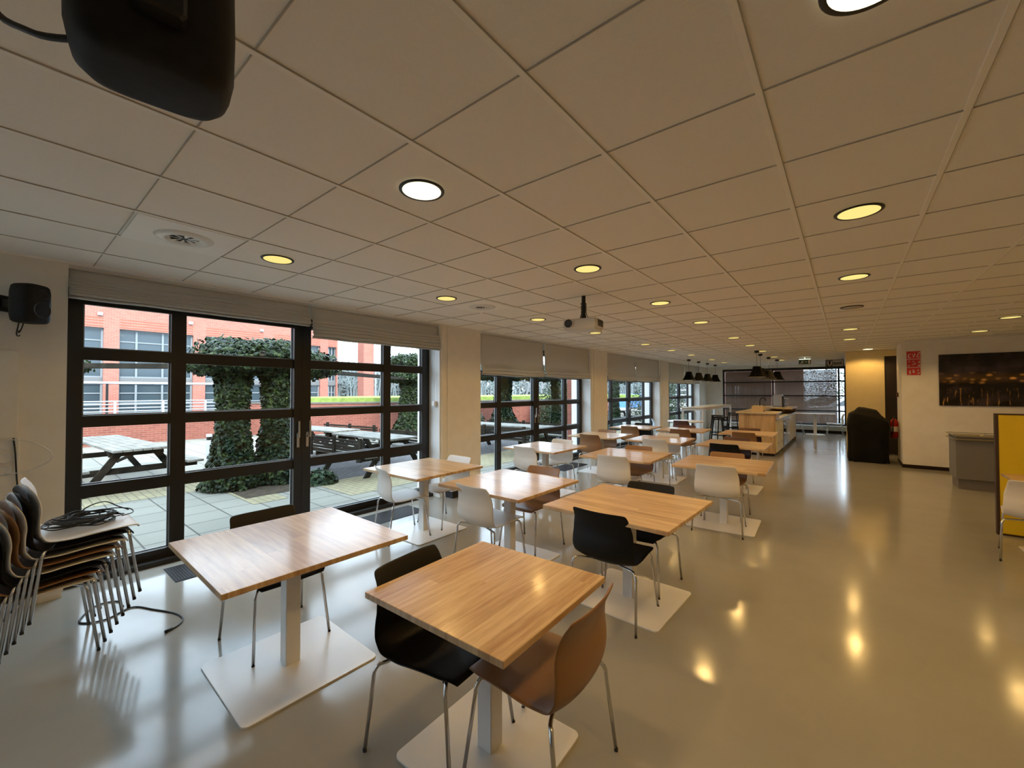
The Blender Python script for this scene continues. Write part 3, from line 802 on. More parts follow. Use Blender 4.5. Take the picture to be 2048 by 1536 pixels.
b.tube(cr([(-.03, .0, 2.62), (-.035, .01, 2.52), (-.05, -.02, 2.46)], 5), .004); b.build('cable', M['black'], t)

# loudspeakers : rounded die-cast cabinet
def speaker(name, label, loc, rz, W, D, H, tiltx=0):
    t = thing(name, label, 'loudspeaker', loc, rz)
    b = MB(); b.smooth = True; rings = []; N = 40; v = []; f = []
    prof = [(-.5, .62), (-.485, .80), (-.44, .92), (-.3, .985), (0, 1.0), (.3, .985), (.44, .92), (.485, .80), (.5, .62)]
    for zf, k in prof:
        for i in range(N):
            a = 2 * PI * i / N; c, s = math.cos(a), math.sin(a); e = .5
            x = math.copysign(abs(c) ** e, c); y = math.copysign(abs(s) ** e, s)
            w = W / 2 * (1 - .13 * max(0, -y)) * (1 - .04 * max(0, y))
            v.append((x * w * k, (y * D / 2) * (k if y < 0 else .3 + .7 * k) + (0 if y < 0 else 0), zf * H))
    R = len(prof)
    for j in range(R - 1):
        for i in range(N): f.append((j * N + i, j * N + (i + 1) % N, (j + 1) * N + (i + 1) % N, (j + 1) * N + i))
    f.append(tuple(range(N - 1, -1, -1))); f.append(tuple((R - 1) * N + i for i in range(N)))
    b.add(v, f); b.build('cabinet', M['speaker'], t)
    def disc(nm, zc, r, mm, d0):
        q = MB(); Mt = Matrix.Translation((0, D / 2 + d0, zc)) @ Matrix.Rotation(-PI / 2, 4, 'X')
        q.lathe([(r * 1.12, -.004), (r * 1.08, .004), (r, .003), (r * .6, -.008), (r * .25, -.012), (0, -.006)], n=32, M=Mt); q.build(nm, mm, t)
    disc('woofer', -H * .16, W * .30, M['black'], -.002); disc('tweeter', H * .25, W * .17, M['black'], -.002)
    return t
sp = speaker('wall_speaker', 'dark grey loudspeaker bracketed to the wall above the chair stack', (-4.78, .135, 2.32), math.radians(-48), .19, .18, .29)
b = MB(); b.bev(-.03, .03, -.17, -.08, -.03, .03, .004); b.bev(-.045, .045, -.185, -.165, -.06, .06, .003); b.build('bracket', M['black'], sp)
b = MB()
b.tube(cr([(-.02, -.06, -.13), (-.02, -.08, -.19), (-.05, -.13, -.21), (-.10, -.18, -.17)], 5), .004); b.tube(cr([(.01, -.06, -.13), (0, -.09, -.22), (-.06, -.14, -.235), (-.12, -.18, -.20)], 5), .004)
b.build('cable', M['black'], sp)
sp = speaker('ceiling_speaker', 'large dark loudspeaker hanging close to the camera under the ceiling', (-1.012, .180, 2.390), math.radians(82), .25, .19, .31)
b = MB(); b.bev(-.035, .035, -.13, -.07, -.09, .06, .006); b.bev(-.018, .018, -.19, -.12, -.03, .03, .004); b.tube([(0, -.17, -.02), (0, -.17, .31)], .016); b.build('bracket', M['black'], sp)
b = MB(); b.tube(cr([(-.09, .03, -.10), (-.17, .10, -.085), (-.23, .17, .0), (-.25, .20, .30)], 6), .006)
b.tube(cr([(-.10, .03, -.03), (-.15, .07, .0), (-.18, .10, .10), (-.19, .11, .30)], 6), .006); b.build('cable', M['black'], sp)

# exit sign
t = thing('exit_sign', 'small green exit sign with running figure and arrow hanging over the aisle', 'exit sign', (-1.0, 16.0, 0))
b = MB(); b.bev(-.155, .155, -.03, .03, 2.50, 2.64, .004); b.build('housing', M['signgreen'], t)
b = MB(); b.box(-.15, .15, -.032, .032, 2.64, 2.665); b.box(-.012, .012, -.012, .012, 2.665, CZ - .002); b.build('light_bar', M['exit_lit'], t)
b = MB(); y = -.0315
def flat(mb, pts): mb.add([(x, y, z) for x, z in pts], [tuple(range(len(pts)))])
flat(b, [(-.12, 2.52), (-.085, 2.56), (-.06, 2.60), (-.045, 2.60), (-.06, 2.56), (-.03, 2.53), (-.045, 2.52), (-.075, 2.545), (-.10, 2.515)])
flat(b, [(-.105, 2.575), (-.08, 2.59), (-.02, 2.585), (-.02, 2.575), (-.075, 2.575)])
flat(b, [(-.05, 2.612), (-.038, 2.622), (-.026, 2.612), (-.038, 2.60)])
flat(b, [(.09, 2.515), (.135, 2.515), (.135, 2.625), (.09, 2.625)])
flat(b, [(.0, 2.57), (.03, 2.545), (.03, 2.562), (.07, 2.562), (.07, 2.578), (.03, 2.578), (.03, 2.595)])
b.build('pictogram', M['signwhite'], t)

# BAR sign
t = thing('bar_sign', 'grey hanging sign reading BAR with a white U on a black square', 'sign', (-.27, 16.9, 0))
b = MB(); b.box(-.235, .235, -.015, .015, 2.425, 2.655); b.build('board', M['black'], t)
b = MB(); b.box(-.215, .215, -.019, -.016, 2.445, 2.635); b.build('face', M['signgrey'], t)
b = MB(); b.box(-.200, -.055, -.023, -.0195, 2.455, 2.625); b.build('black_square', M['black'], t)
b = MB(); y = -.0240
b.box(-.180, -.155, -.026, -.0235, 2.51, 2.605); b.box(-.100, -.075, -.026, -.0235, 2.51, 2.605)
pts = [(-.1275 + .0525 * math.cos(a), 2.515 + .045 * math.sin(a)) for a in [PI + PI * i / 10 for i in range(11)]]
inn = [(-.1275 + .0275 * math.cos(a), 2.515 + .020 * math.sin(a)) for a in [PI + PI * i / 10 for i in range(11)]]
for i in range(10): b.add([(pts[i][0], -.026, pts[i][1]), (pts[i + 1][0], -.026, pts[i + 1][1]), (inn[i + 1][0], -.026, inn[i + 1][1]), (inn[i][0], -.026, inn[i][1])], [(0, 1, 2, 3)])
b.build('letter_u', M['signwhite'], t)
cu = bpy.data.curves.new('lettering', 'FONT'); cu.body = 'BAR'; cu.size = .125; cu.extrude = .001; cu.offset = .003
tmp = bpy.data.objects.new('lettering_outline', cu); COL.objects.link(tmp); bpy.context.view_layer.update()
me = bpy.data.meshes.new_from_object(tmp); bpy.data.objects.remove(tmp); me.materials.clear(); me.materials.append(M['black'])
o = bpy.data.objects.new('lettering', me); COL.objects.link(o); o.parent = t; o.location = (-.035, -.021, 2.495); o.rotation_euler = (PI / 2, 0, 0)
b = MB(); b.box(-.2, -.19, -.005, .005, 2.655, CZ - .002); b.box(.19, .2, -.005, .005, 2.655, CZ - .002); b.build('hanger', M['blackmetal'], t)

# ------------------------------------------------------------------ wall with picture, notice, sideboard, partition
yw = YR
t = thing('fire_notice_sign', 'red and white fire notice with three rows of pictograms on the wall corner', 'notice', (1.13, yw, 2.24))
b = MB(); b.bev(-.105, .105, -.012, -.001, -.255, .255, .002); b.build('board', M['signred'], t)
b = MB()
for z in (-.09, .085): b.box(-.105, .105, -.0135, -.0122, z - .005, z + .005)
rnd = random.Random(4)
for z0 in (.10, -.075, -.245):
    for x0 in (-.09, -.02, .05):
        for k in range(7):
            xx = x0 + rnd.uniform(0, .035); zz = z0 + rnd.uniform(0, .11); b.box(xx, xx + rnd.uniform(.008, .018), -.0135, -.0122, zz, zz + rnd.uniform(.008, .03))
b.build('pictograms', M['signwhite'], t)
t = thing('wall_picture', 'wide dark night photograph of a lit waterfront on the wall', 'picture', (1.505, yw, 1.345))
b = MB(); b.bev(0, 2.0, -.03, -.001, 0, 1.05, .003); b.build('print', M['photo'], t)
t = tag(MB().bev(1.565, 1.76, yw - .006, yw - .001, 1.20, 1.245, .001).build('picture_label', M['skin_paper']), 'small blank caption card on the wall below the night photograph', 'label')
t = thing('thermostat', 'small dark red thermostat on the edge of the recess wall', 'switch', (.94, 13.0, 1.56))
b = MB(); b.bev(-.03, -.001, -.045, .045, -.05, .05, .004); b.build('housing', M['edgebrown'], t); b = MB(); b.box(-.032, -.030, -.02, .02, -.02, .02); b.build('button', M['signred'], t)  # wall thermostat housing with its red button

t = thing('sideboard', 'grey sideboard with a steel rimmed tray top by the yellow partition', 'sideboard', (1.43, 10.15, 0))
b = MB(); b.bev(0, 1.3, 0, .6, .17, .83, .003); b.build('body', M['grey_front'], t)
b = MB(); b.box(.03, 1.3, .03, .57, 0, .17); b.build('plinth', M['grey_plinth'], t)
b = MB(); b.bev(-.035, 1.33, -.05, .63, .830, .845, .002); b.bev(-.035, 1.33, -.055, -.035, .90, .915, .002); b.bev(-.04, -.02, -.05, .63, .90, .915, .002); b.bev(-.035, 1.33, .61, .63, .90, .915, .002); b.build('tray_top', M['steel'], t)
b = MB(); b.box(.42, .50, -.03, 0, .70, .80); b.build('handle', M['grey_plinth'], t)
b = MB(); b.box(.0, 1.28, -.03, .60, .846, .885); b.build('tray_content', M['grey_plinth'], t)
b = MB()
for x in (.35, .55, .95): b.lathe([(0, .93), (.03, .92), (.045, .886)], c=(x, .2), n=14)
b.build('pot_lid', M['steel'], t)
t = thing('partition_screen', 'bright yellow upright partition panel with dark edges', 'partition', (1.335, 7.23, 0))
b = MB(); b.bev(.025, 2.2, 0, .055, .02, 1.375, .003); b.build('panel', M['yellow'], t)
b = MB(); b.box(0, .025, -.005, .06, 0, 1.39); b.box(.025, 2.2, -.003, .058, 1.375, 1.39); b.box(.025, 2.2, .0, .055, 0, .02); b.build('edge_strip', M['edgebrown'], t)

# covered grill shape
t = thing('covered_barbecue', 'large appliance hidden under a black fabric cover beside the fire extinguisher', 'covered appliance', (.42, 12.95, 0))
b = MB(); b.smooth = True; v = []; f = []; N = 72
lev = [(0, .36, .42), (.05, .365, .425), (.3, .36, .43), (.6, .365, .44), (.82, .385, .45), (.95, .37, .44), (1.03, .345, .42), (1.08, .30, .36), (1.13, .24, .28), (1.19, .20, .22), (1.235, .16, .16), (1.245, .06, .06)]
for z, ax, ay in lev:
    for i in range(N):
        a = 2 * PI * i / N; c, s = math.cos(a), math.sin(a); e = .38
        fold = .020 * math.sin(a * 9 + 1.3 * math.sin(z * 3)) * max(0, 1 - z * .85) + .015 * noise.noise(Vector((c * 2, s * 2, z * 2.5)))
        x = math.copysign(abs(c) ** e, c) * (ax + fold); y2 = math.copysign(abs(s) ** e, s) * (ay + fold)
        zz = z - (.07 * (x / .35) if z > 1.0 else 0) + .012 * noise.noise(Vector((x * 4, y2 * 4, z)))
        v.append((x - .03, y2, max(.002, zz)))
for j in range(len(lev) - 1):
    for i in range(N): f.append((j * N + i, j * N + (i + 1) % N, (j + 1) * N + (i + 1) % N, (j + 1) * N + i))
f.append(tuple((len(lev) - 1) * N + i for i in range(N)))
b.add(v, f); b.build('cover', M['cover'], t)
b = MB(); b.box(-.32, .30, -.36, .36, 0, .04); b.build('base', M['black'], t)
t = thing('fire_extinguisher', 'red fire extinguisher on the recess side wall behind the black cover', 'fire extinguisher', (.868, 13.15, .55))
b = MB(); b.lathe([(0, 0), (.06, 0), (.07, .02), (.07, .36), (.06, .41), (.03, .44), (.02, .46), (0, .46)], n=28); b.build('cylinder', M['red'], t)
b = MB(); b.box(-.018, .018, -.05, .03, .46, .48); b.box(-.015, .015, -.09, .02, .495, .51); b.cyl((0, 0), .018, .44, .475, 14); b.build('valve', M['black'], t)
b = MB(); b.tube(cr([(0, -.04, .46), (-.02, -.10, .40), (-.03, -.095, .22), (-.02, -.085, .10)], 5), .009); b.build('hose', M['black'], t)
b = MB(); b.lathe([(.0712, .15), (.0712, .27)], n=28); b.build('label', M['signwhite'], t)
b = MB(); b.box(.0, .072, -.02, .02, .30, .34); b.build('bracket', M['blackmetal'], t)

# low duct at the first pier
t = thing('pipe_casing', 'low white pipe casing with a black foot at the base of the first pier', 'casing', (-4.86, 4.36, 0))
b = MB(); b.bev(-.08, .16, .0, .70, .12, .30, .006); b.build('casing', M['white_metal'], t)
b = MB(); b.bev(-.06, .12, .05, .65, .0, .12, .004); b.build('foot', M['black'], t)

# floor grilles along the glass
def fgrille(label, y0, y1):
    t = thing('floor_grille', label, 'floor grille', (-4.76, (y0 + y1) / 2, 0), 0, 'dark floor grilles along the windows'); h = (y1 - y0) / 2
    b = MB(); b.box(-.215, .215, -h, h, .0, .003); b.build('frame', M['grille'], t)
    b = MB()
    n = int(h * 2 / .02)
    for i in range(n): b.box(-.20, .20, -h + .01 + i * .02, -h + .018 + i * .02, .003, .006)
    b.build('slats', M['base_dark'], t)
fgrille('dark floor grille at the near door, half under the big oak table', .98, 1.68)
fgrille('dark floor grille in front of the first window end, by the two white chairs', 3.0, 3.75)
fgrille('dark floor grille in front of the second window', 7.35, 8.4)

# sockets panel and cables at the left wall
t = thing('socket_panel', 'cream wall trunking panel with sockets left of the near door', 'socket panel', (XW, -.45, 0))
b = MB(); b.bev(.0, .05, -.5, .55, .0, 1.31, .004); b.bev(0, .035, -.5, .54, 1.31, 1.97, .003); b.build('casing', M['wall'], t)
b = MB()
for z in (1.26, 1.16, 1.07):
    b.lathe([(.0, .0), (.032, .002), (.038, .006), (.04, .0)], n=20, M=Matrix.Translation((.05, .48, z)) @ Matrix.Rotation(PI / 2, 4, 'Y'))
b.build('socket', M['white_metal'], t)
b = MB(); b.tube(cr([(.06, .50, 1.30), (.10, .60, 1.28), (.13, .70, 1.20), (.12, .70, 1.12), (.08, .58, 1.05), (.06, .48, 1.05)], 6), .004); tt = b.build('white_cable', M['white_metal'], t)
b = MB(); b.tube(cr([(.06, .52, 1.31), (.065, .53, 1.2), (.07, .54, 1.0), (.08, .56, .7), (.09, .56, .4)], 6), .005); b.build('black_cable', M['black'], t)

t = None
rnd = random.Random(12); b = MB()
zs = .45 + .30 + .004
for i in range(13):
    a0 = rnd.uniform(0, 6.28); rx = rnd.uniform(.07, .14); ry = rnd.uniform(.09, .17); cx, cy = rnd.uniform(-.05, .03), rnd.uniform(-.03, .06); pts = []
    tilt = rnd.uniform(-.1, .1)
    for k in range(16):
        a = a0 + k * 2 * PI / 13; pts.append((cx + rx * math.cos(a) + rnd.uniform(-.012, .012), cy + ry * math.sin(a) + rnd.uniform(-.012, .012), zs + .004 + .0045 * i + tilt * rx * math.cos(a) * .4 + rnd.uniform(0, .012)))
    b.tube(cr(pts, 3), .0042, 6)
b.tube(cr([(.05, -.05, zs + .04), (.0, .02, zs + .11), (-.08, .12, zs + .12), (-.14, .2, zs + .06), (-.15, .26, zs + .02)], 6), .004, 6)
b.tube(cr([(-.1, .05, zs + .04), (-.16, .15, zs + .05), (-.15, .26, zs + .03), (-.06, .27, zs + .015), (.02, .2, zs + .02)], 6), .004, 6)
o = b.build('cable_bundle', M['black'], None, Matrix.Translation((-4.05, .36, .0))); tag(o, 'tangled bundle of black cables lying on the topmost stacked chair', 'cables')
b = MB(); b.tube(cr([(-4.35, .62, .006), (-4.50, .60, .006), (-4.52, .48, .006), (-4.3, .38, .006), (-4.2, .50, .006), (-4.28, .66, .006), (-4.10, .76, .006), (-3.92, .84, .006), (-3.78, .86, .006), (-3.70, .82, .006), (-3.665, .76, .006)], 7), .0055, 8)
b.tube([(-3.675, .775, .008), (-3.655, .735, .010)], .010, 8)
o = b.build('floor_cable', M['black']); tag(o, 'black cable trailing over the floor from the chair stack to a loose plug', 'cable')

# ------------------------------------------------------------------ outside
b = MB(); b.box(-18.6, -5.42, -14, 60, -.14, -.03); struct(b.build('patio', M['paving']))
b = MB(); b.box(-120, -18.6, -80, 140, -.20, -.06); b.box(-5.45, 60, YE + 1.5, 140, -.20, -.06); struct(b.build('ground', M['asphalt']))
def strip(name, pts, m, z=-.026):
    b = MB(); b.add([(x, y, z) for x, y in pts], [tuple(range(len(pts)))]); struct(b.build(name, m))
strip('clinker_strip', [(-9.9, -4), (-8.6, -4), (-8.6, 2.4), (-6.9, 2.4), (-6.9, 2.9), (-9.9, 2.9)], M['yclinker'])
strip('clinker_path', [(-11.5, 3.6), (-7.55, 3.6), (-7.55, 20), (-11.5, 20)], M['clinker'])
strip('yellow_clinker_field', [(-7.55, 3.6), (-6.25, 3.6), (-6.25, 20), (-7.55, 20)], M['yclinker'], -.0255)
strip('planting_bed', [(-9.3, 2.45), (-7.35, 2.45), (-7.35, 3.55), (-9.3, 3.55)], M['soil'], -.024)

def wall_run(label, pts, h, th=.3, cop=True):
    t = thing('garden_wall', label, 'garden wall', (0, 0, 0))
    for (x0, y0), (x1, y1) in zip(pts[:-1], pts[1:]):
        d = Vector((x1 - x0, y1 - y0, 0)); L = d.length; Mt = Matrix.Translation((x0, y0, 0)) @ Matrix.Rotation(math.atan2(d.y, d.x), 4, 'Z')
        b = MB(); b.box(0, L, 0, th, -.06, h - .06); o = b.build('brickwork', M['brick2'], t); o.matrix_local = Mt
        b = MB(); b.box(-.02, L + .02, -.03, th + .03, h - .06, h); o = b.build('coping', M['coping'], t); o.matrix_local = Mt
    return t
wall_run('low red brick wall under the white railing, across the terrace', [(-18.4, 6.4), (-18.4, -14)], .90)
wall_run('red brick wall with the grass roof on it behind the picnic tables', [(-11.6, 24), (-13.55, 11.3), (-16.4, 7.5), (-18.4, 6.4)], 1.24)
b = MB(); b.prism([(-13.9, 11.4), (-16.6, 7.7), (-18.7, 6.8), (-21.8, 8.2), (-18.2, 30), (-12.0, 30)], 1.0, 1.40); o = b.build('grass_roof', M['grass']); tag(o, 'bright green grass roof behind the angled brick wall', 'grass roof', kind='stuff')
# wall lamp
tag(MB().bev(-18.38, -18.30, 3.05, 3.19, .36, .50, .01).build('wall_lamp', M['signwhite']), 'small white square lamp on the low red brick wall', 'lamp')
# railing
t = thing('railing', 'white metal railing on top of the low brick wall', 'railing', (-18.5, 0, 0))
for z in (1.02, 1.13, 1.25, 1.35):
    b = MB(); b.tube([(0, -14, z), (0, 6.3, z)], .022, 6); b.build('rail', M['rail'], t)
for i in range(17):
    y = -13.5 + 1.22 * i; b = MB(); b.box(-.03, .03, y - .03, y + .03, .90, 1.37); b.build('post', M['rail'], t)
# bollard
t = thing('bollard_light', 'slim pale bollard light beside the ivy column', 'bollard', (-12.0, 3.2, -.03))
b = MB(); b.cyl((0, 0), .06, 0, .52, 20); b.build('post', M['rail'], t)
b = MB(); b.cyl((0, 0), .058, .52, .60, 20); b.build('lens', M['lens'], t)
b = MB(); b.cyl((0, 0), .062, .60, .66, 20); b.build('cap', M['rail'], t)

# red brick office building
t = thing('office_building', 'long two storey red brick building with dark grid windows', 'building', (-30, 0, 0))
YN, YP = -26.0, 16.1; TOPZ = 8.0
bays = []
k = -8
yb = 3.97 - 3.8 * 8
while yb < 14: bays.append((yb, min(yb + 3.2, YP - .1))); yb += 3.8
bays = [q for q in bays if q[0] > YN + .3] + [(15.35, 16.0)]
b = MB()
prev = YN
for y0, y1 in bays: b.box(-.4, 0, prev, y0, -.1, 5.0); prev = y1
b.box(-.4, 0, prev, YP, -.1, 5.0); b.box(-.4, 0, YN, YP, 5.0, TOPZ); b.box(-12, -.4, YP - .4, YP, -.1, TOPZ)
b.build('brickwork', M['brick'], t)
b = MB()
for y0, y1 in bays:
    for z in (5.06, 5.2, 5.34, 5.48): b.box(-.02, .006, y0 + .02, y1 - .02, z, z + .05)
b.build('shadow_courses', M['brickband'], t)
b = MB(); b.box(-12, -.4, YN, YP, TOPZ - .4, TOPZ - .2); b.build('roof', M['coping'], t)
b = MB(); b.box(-11.9, -11.8, YN, YP - .4, 0, TOPZ - .4); b.box(-11.9, -.4, YN, YP - .4, 2.2, 2.4); b.build('interior', M['wall'], t)
for y0, y1 in bays:
    for z0, z1 in ((0.0, 2.12), (2.42, 5.0)):
        n = 5; ww = (y1 - y0)
        b = MB(); b.box(-.30, -.22, y0, y1, z0, z0 + .07); b.box(-.30, -.22, y0, y1, z1 - .07, z1)
        for q in (0, .22, .57, .985): b.box(-.30, -.20, y0 + ww * q - (0 if q == 0 else .04), y0 + ww * q + .05, z0, z1)
        for q in (.25, .5, .75): b.box(-.29, -.22, y0, y1, z0 + (z1 - z0) * q - .03, z0 + (z1 - z0) * q + .03)
        o = b.build('window', M['bldframe'], t)
        p = MB(); p.add([(-.27, y0, z0), (-.27, y1, z0), (-.27, y1, z1), (-.27, y0, z1)], [(0, 1, 2, 3)]); p.build('pane', M['bldglass'], o)
    b = MB(); b.box(-.3, -.1, y0, y1, 2.12, 2.42); b.build('spandrel', M['spandrel'], t)
b = MB()
for y0, y1 in bays: b.bev(.0, .10, y0 - .85, y0 - .65, 5.62, 5.78, .01)
b.build('facade_lamp', M['rail'], t)
# entrance canopy frame
t = thing('entrance_canopy', 'flat white canopy on thin dark posts in front of the brick building', 'canopy', (-25.5, 0, 0))
b = MB(); b.box(-2.2, 0, -4.0, 7.2, 2.03, 2.12); b.build('roof', M['rail'], t)
for y in (-4, -1, 2.0, 3.0, 5.7, 7.1):
    b = MB(); b.box(-.08, .0, y - .04, y + .04, -.06, 2.03); b.build('post', M['blackmetal'], t)
# brick tower pillar further right
t = thing('brick_pillar', 'tall red brick pillar with a white downpipe seen beyond the grass roof', 'pillar', (-27, 16.9, 0))
b = MB(); b.box(-.8, .0, -.45, .38, -.1, 9); b.build('brickwork', M['brick'], t)
b = MB(); b.tube([(.05, .48, -.1), (.05, .48, 9)], .07, 8); b.build('downpipe', M['rail'], t)

# ivy columns
def leaves(n, fn, size, rnd):
    v = []; f = []
    for i in range(n):
        p, out = fn(rnd)
        nrm = (out + Vector((rnd.gauss(0, .55), rnd.gauss(0, .55), rnd.gauss(0, .55) + .25))).normalized()
        a = nrm.cross(Vector((rnd.gauss(0, 1), rnd.gauss(0, 1), rnd.gauss(0, 1)))).normalized(); c = nrm.cross(a); s = size * rnd.uniform(.6, 1.25)
        b0 = len(v)
        v += [p - a * s * .5, p + c * s * .42 - a * s * .1, p + a * s * .62 - nrm * s * .15, p - c * s * .42 - a * s * .1, p + a * s * .08 + nrm * s * .08]
        f += [(b0, b0 + 1, b0 + 4), (b0 + 1, b0 + 2, b0 + 4), (b0 + 2, b0 + 3, b0 + 4), (b0 + 3, b0, b0 + 4)]
    return v, f
def ivy(label, loc, cols, crown, seed, n, size=.10, base=.9, hgt=2.1, leafm='leaf', name='ivy_column'):
    """cols: x,y,r of the clad posts; crown: list of (cx,cy,cz,rx,ry,rz)"""
    t = thing(name, label, 'ivy', loc); rnd = random.Random(seed)
    b = MB()
    for (x, y, r) in cols:
        for q in range(3):
            a = rnd.uniform(0, 6.28); o1 = r * .45
            b.tube(cr([(x + o1 * math.cos(a) * 1.5, y + o1 * math.sin(a) * 1.5, -.03), (x + o1 * math.cos(a + 1), y + o1 * math.sin(a + 1), .7), (x + o1 * math.cos(a + 2), y + o1 * math.sin(a + 2), 1.4), (x + o1 * math.cos(a + 3), y + o1 * math.sin(a + 3), hgt)], 4), [.05 - .001 * i for i in range(13)], 7)
        b.cyl((x, y), r * .62, -.03, hgt, 10, r2=r * .5)
    b.build('trunk', M['bark'], t)
    def fn(rn):
        w = rn.random()
        if w < .46 and crown:
            cx, cy, cz, rx, ry, rz = crown[rn.randrange(len(crown))]
            d = Vector((rn.gauss(0, 1), rn.gauss(0, 1), rn.gauss(0, 1))).normalized(); k = rn.uniform(.72, 1.03)
            k *= 1 + .22 * noise.noise(d * 2.3 + Vector((cx, cy, seed)))
            return Vector((cx + d.x * rx * k, cy + d.y * ry * k, cz + d.z * rz * k)), d
        x, y, r = cols[rn.randrange(len(cols))]; a = rn.uniform(0, 2 * PI); z = (rn.random() ** 1.25) * hgt
        fl = r * (1 + base * max(0, 1 - z / .95) ** 1.3 + .25 * noise.noise(Vector((math.cos(a), math.sin(a), z * 1.6 + seed)))) * rn.uniform(.78, 1.05)
        return Vector((x + math.cos(a) * fl, y + math.sin(a) * fl, z)), Vector((math.cos(a), math.sin(a), .2))
    v, f = leaves(n, fn, size, rnd); b = MB(); b.add(v, f); b.build('foliage', M[leafm], t)
    if crown:   # a few dark limbs inside the crown
        b = MB()
        for cx, cy, cz, rx, ry, rz in crown:
            b.tube([(cx - rx * .7, cy, cz - .05), (cx + rx * .7, cy, cz + .05)], .05, 6); b.tube([(cx, cy - ry * .8, cz - .05), (cx, cy + ry * .8, cz)], .06, 6)
        b.build('limb', M['bark'], t)
    return t
ivy('double stemmed ivy column with a wide leafy crown outside the nearest glass doors', (-8.45, 3.0, 0), [(0, -.40, .25), (.05, .30, .25)],
    [(0, -.1, 2.28, .75, .95, .34), (0, .75, 2.18, .6, .75, .30), (0, -.55, 2.12, .6, .6, .20), (0, .35, 2.42, .5, .6, .22)], 1, 17000, .085, base=.95)
ivy('ivy column with a bushy crown behind the end of the long picnic table', (-13.0, 9.85, 0), [(0, 0, .36)],
    [(0, 0, 2.75, .7, .85, .35), (0, -.2, 2.2, .8, .9, .25)], 2, 9000, .11)
ivy('hanging ivy clump at the door side edge of the terrace', (-11.4, -.45, 0), [(0, -.2, .3)], [(0, .8, 2.15, .8, .75, .25)], 3, 6000, .10)
ivy('dark ivy column in the middle of the second window', (-10.6, 12.6, 0), [(0, 0, .34)], [(0, 0, 2.35, 1.0, 1.5, .30)], 4, 8000, .11, base=1.6)
ivy('sunlit ivy column near the brick pier in the second window', (-8.4, 13.0, 0), [(0, 0, .17)], [(0, -1.0, 2.3, .8, 1.1, .3)], 5, 6000, .09, base=.5)
ivy('light green ivy column seen through the third window', (-8.0, 17.1, 0), [(0, 0, .22)], [(0, .8, 2.35, .9, 1.3, .35)], 6, 6000, .10)
# pergola beams linking the ivy columns
def beam(label, p, q, z=2.12):
    t = thing('pergola_beam', label, 'beam', (0, 0, 0)); p = Vector((*p, z)); q = Vector((*q, z)); d = (q - p).normalized(); n_ = Vector((-d.y, d.x, 0))
    for s in (-.12, .12):
        b = MB(); c = [p + n_ * (s - .03), p + n_ * (s + .03), q + n_ * (s + .03), q + n_ * (s - .03)]
        b.prism([(w.x, w.y) for w in c][::-1], z - .04, z + .04); b.build('plank', M['pwooddark'], t)
beam('dark wooden pergola beam running through the ivy towards the near edge', (-11.4, .0), (-8.45, 3.0))
beam('dark wooden pergola beam between the two nearest ivy columns', (-8.45, 3.2), (-13.0, 9.85))
beam('dark wooden pergola beam above the second window terrace', (-10.6, 9.6), (-8.4, 15.0), 2.3)
# brick pier of our own facade outside the second window
t = tag(MB().box(-7.3, -6.9, 12.0, 12.5, -.03, 2.7).build('brick_pier', M['brick2']), 'narrow red brick pier outside the far end of the second window', 'pier')
# low shrubs
def shrub(label, loc, r, h, seed, n=1800):
    t = thing('shrub', label, 'shrub', loc); rnd = random.Random(seed)
    b = MB()
    for i in range(6):
        a = rnd.uniform(0, 6.28); b.tube([(0, 0, -.02), (r * .6 * math.cos(a), r * .6 * math.sin(a), h * .75)], .012, 5)
    b.build('stem', M['bark'], t)
    def fn(rn):
        d = Vector((rn.gauss(0, 1), rn.gauss(0, 1), abs(rn.gauss(0, .9)))).normalized(); k = rn.uniform(.5, 1.0)
        return Vector((d.x * r * k, d.y * r * k, d.z * h * k)), d
    v, f = leaves(n, fn, .09, rnd); b = MB(); b.add(v, f); b.build('foliage', M['leaf2'], t)
shrub('small glossy shrub at the foot of the ivy beside the door stile', (-7.55, 3.75, -.03), .30, .28, 21, 500)
shrub('rounded shrub behind the picnic table in the second window', (-12.25, 12.4, -.03), .7, 1.1, 22, 3500)
shrub('low shrub under the picnic table end in the second window', (-7.9, 11.2, -.03), .6, .35, 23)
shrub('dark evergreen shrub filling the right part of the second window', (-10.6, 17.2, -.03), 1.5, 2.6, 24, 9000)
shrub('dark evergreen shrub outside the third window', (-8.2, 23.6, -.03), 1.8, 2.9, 25, 8000)

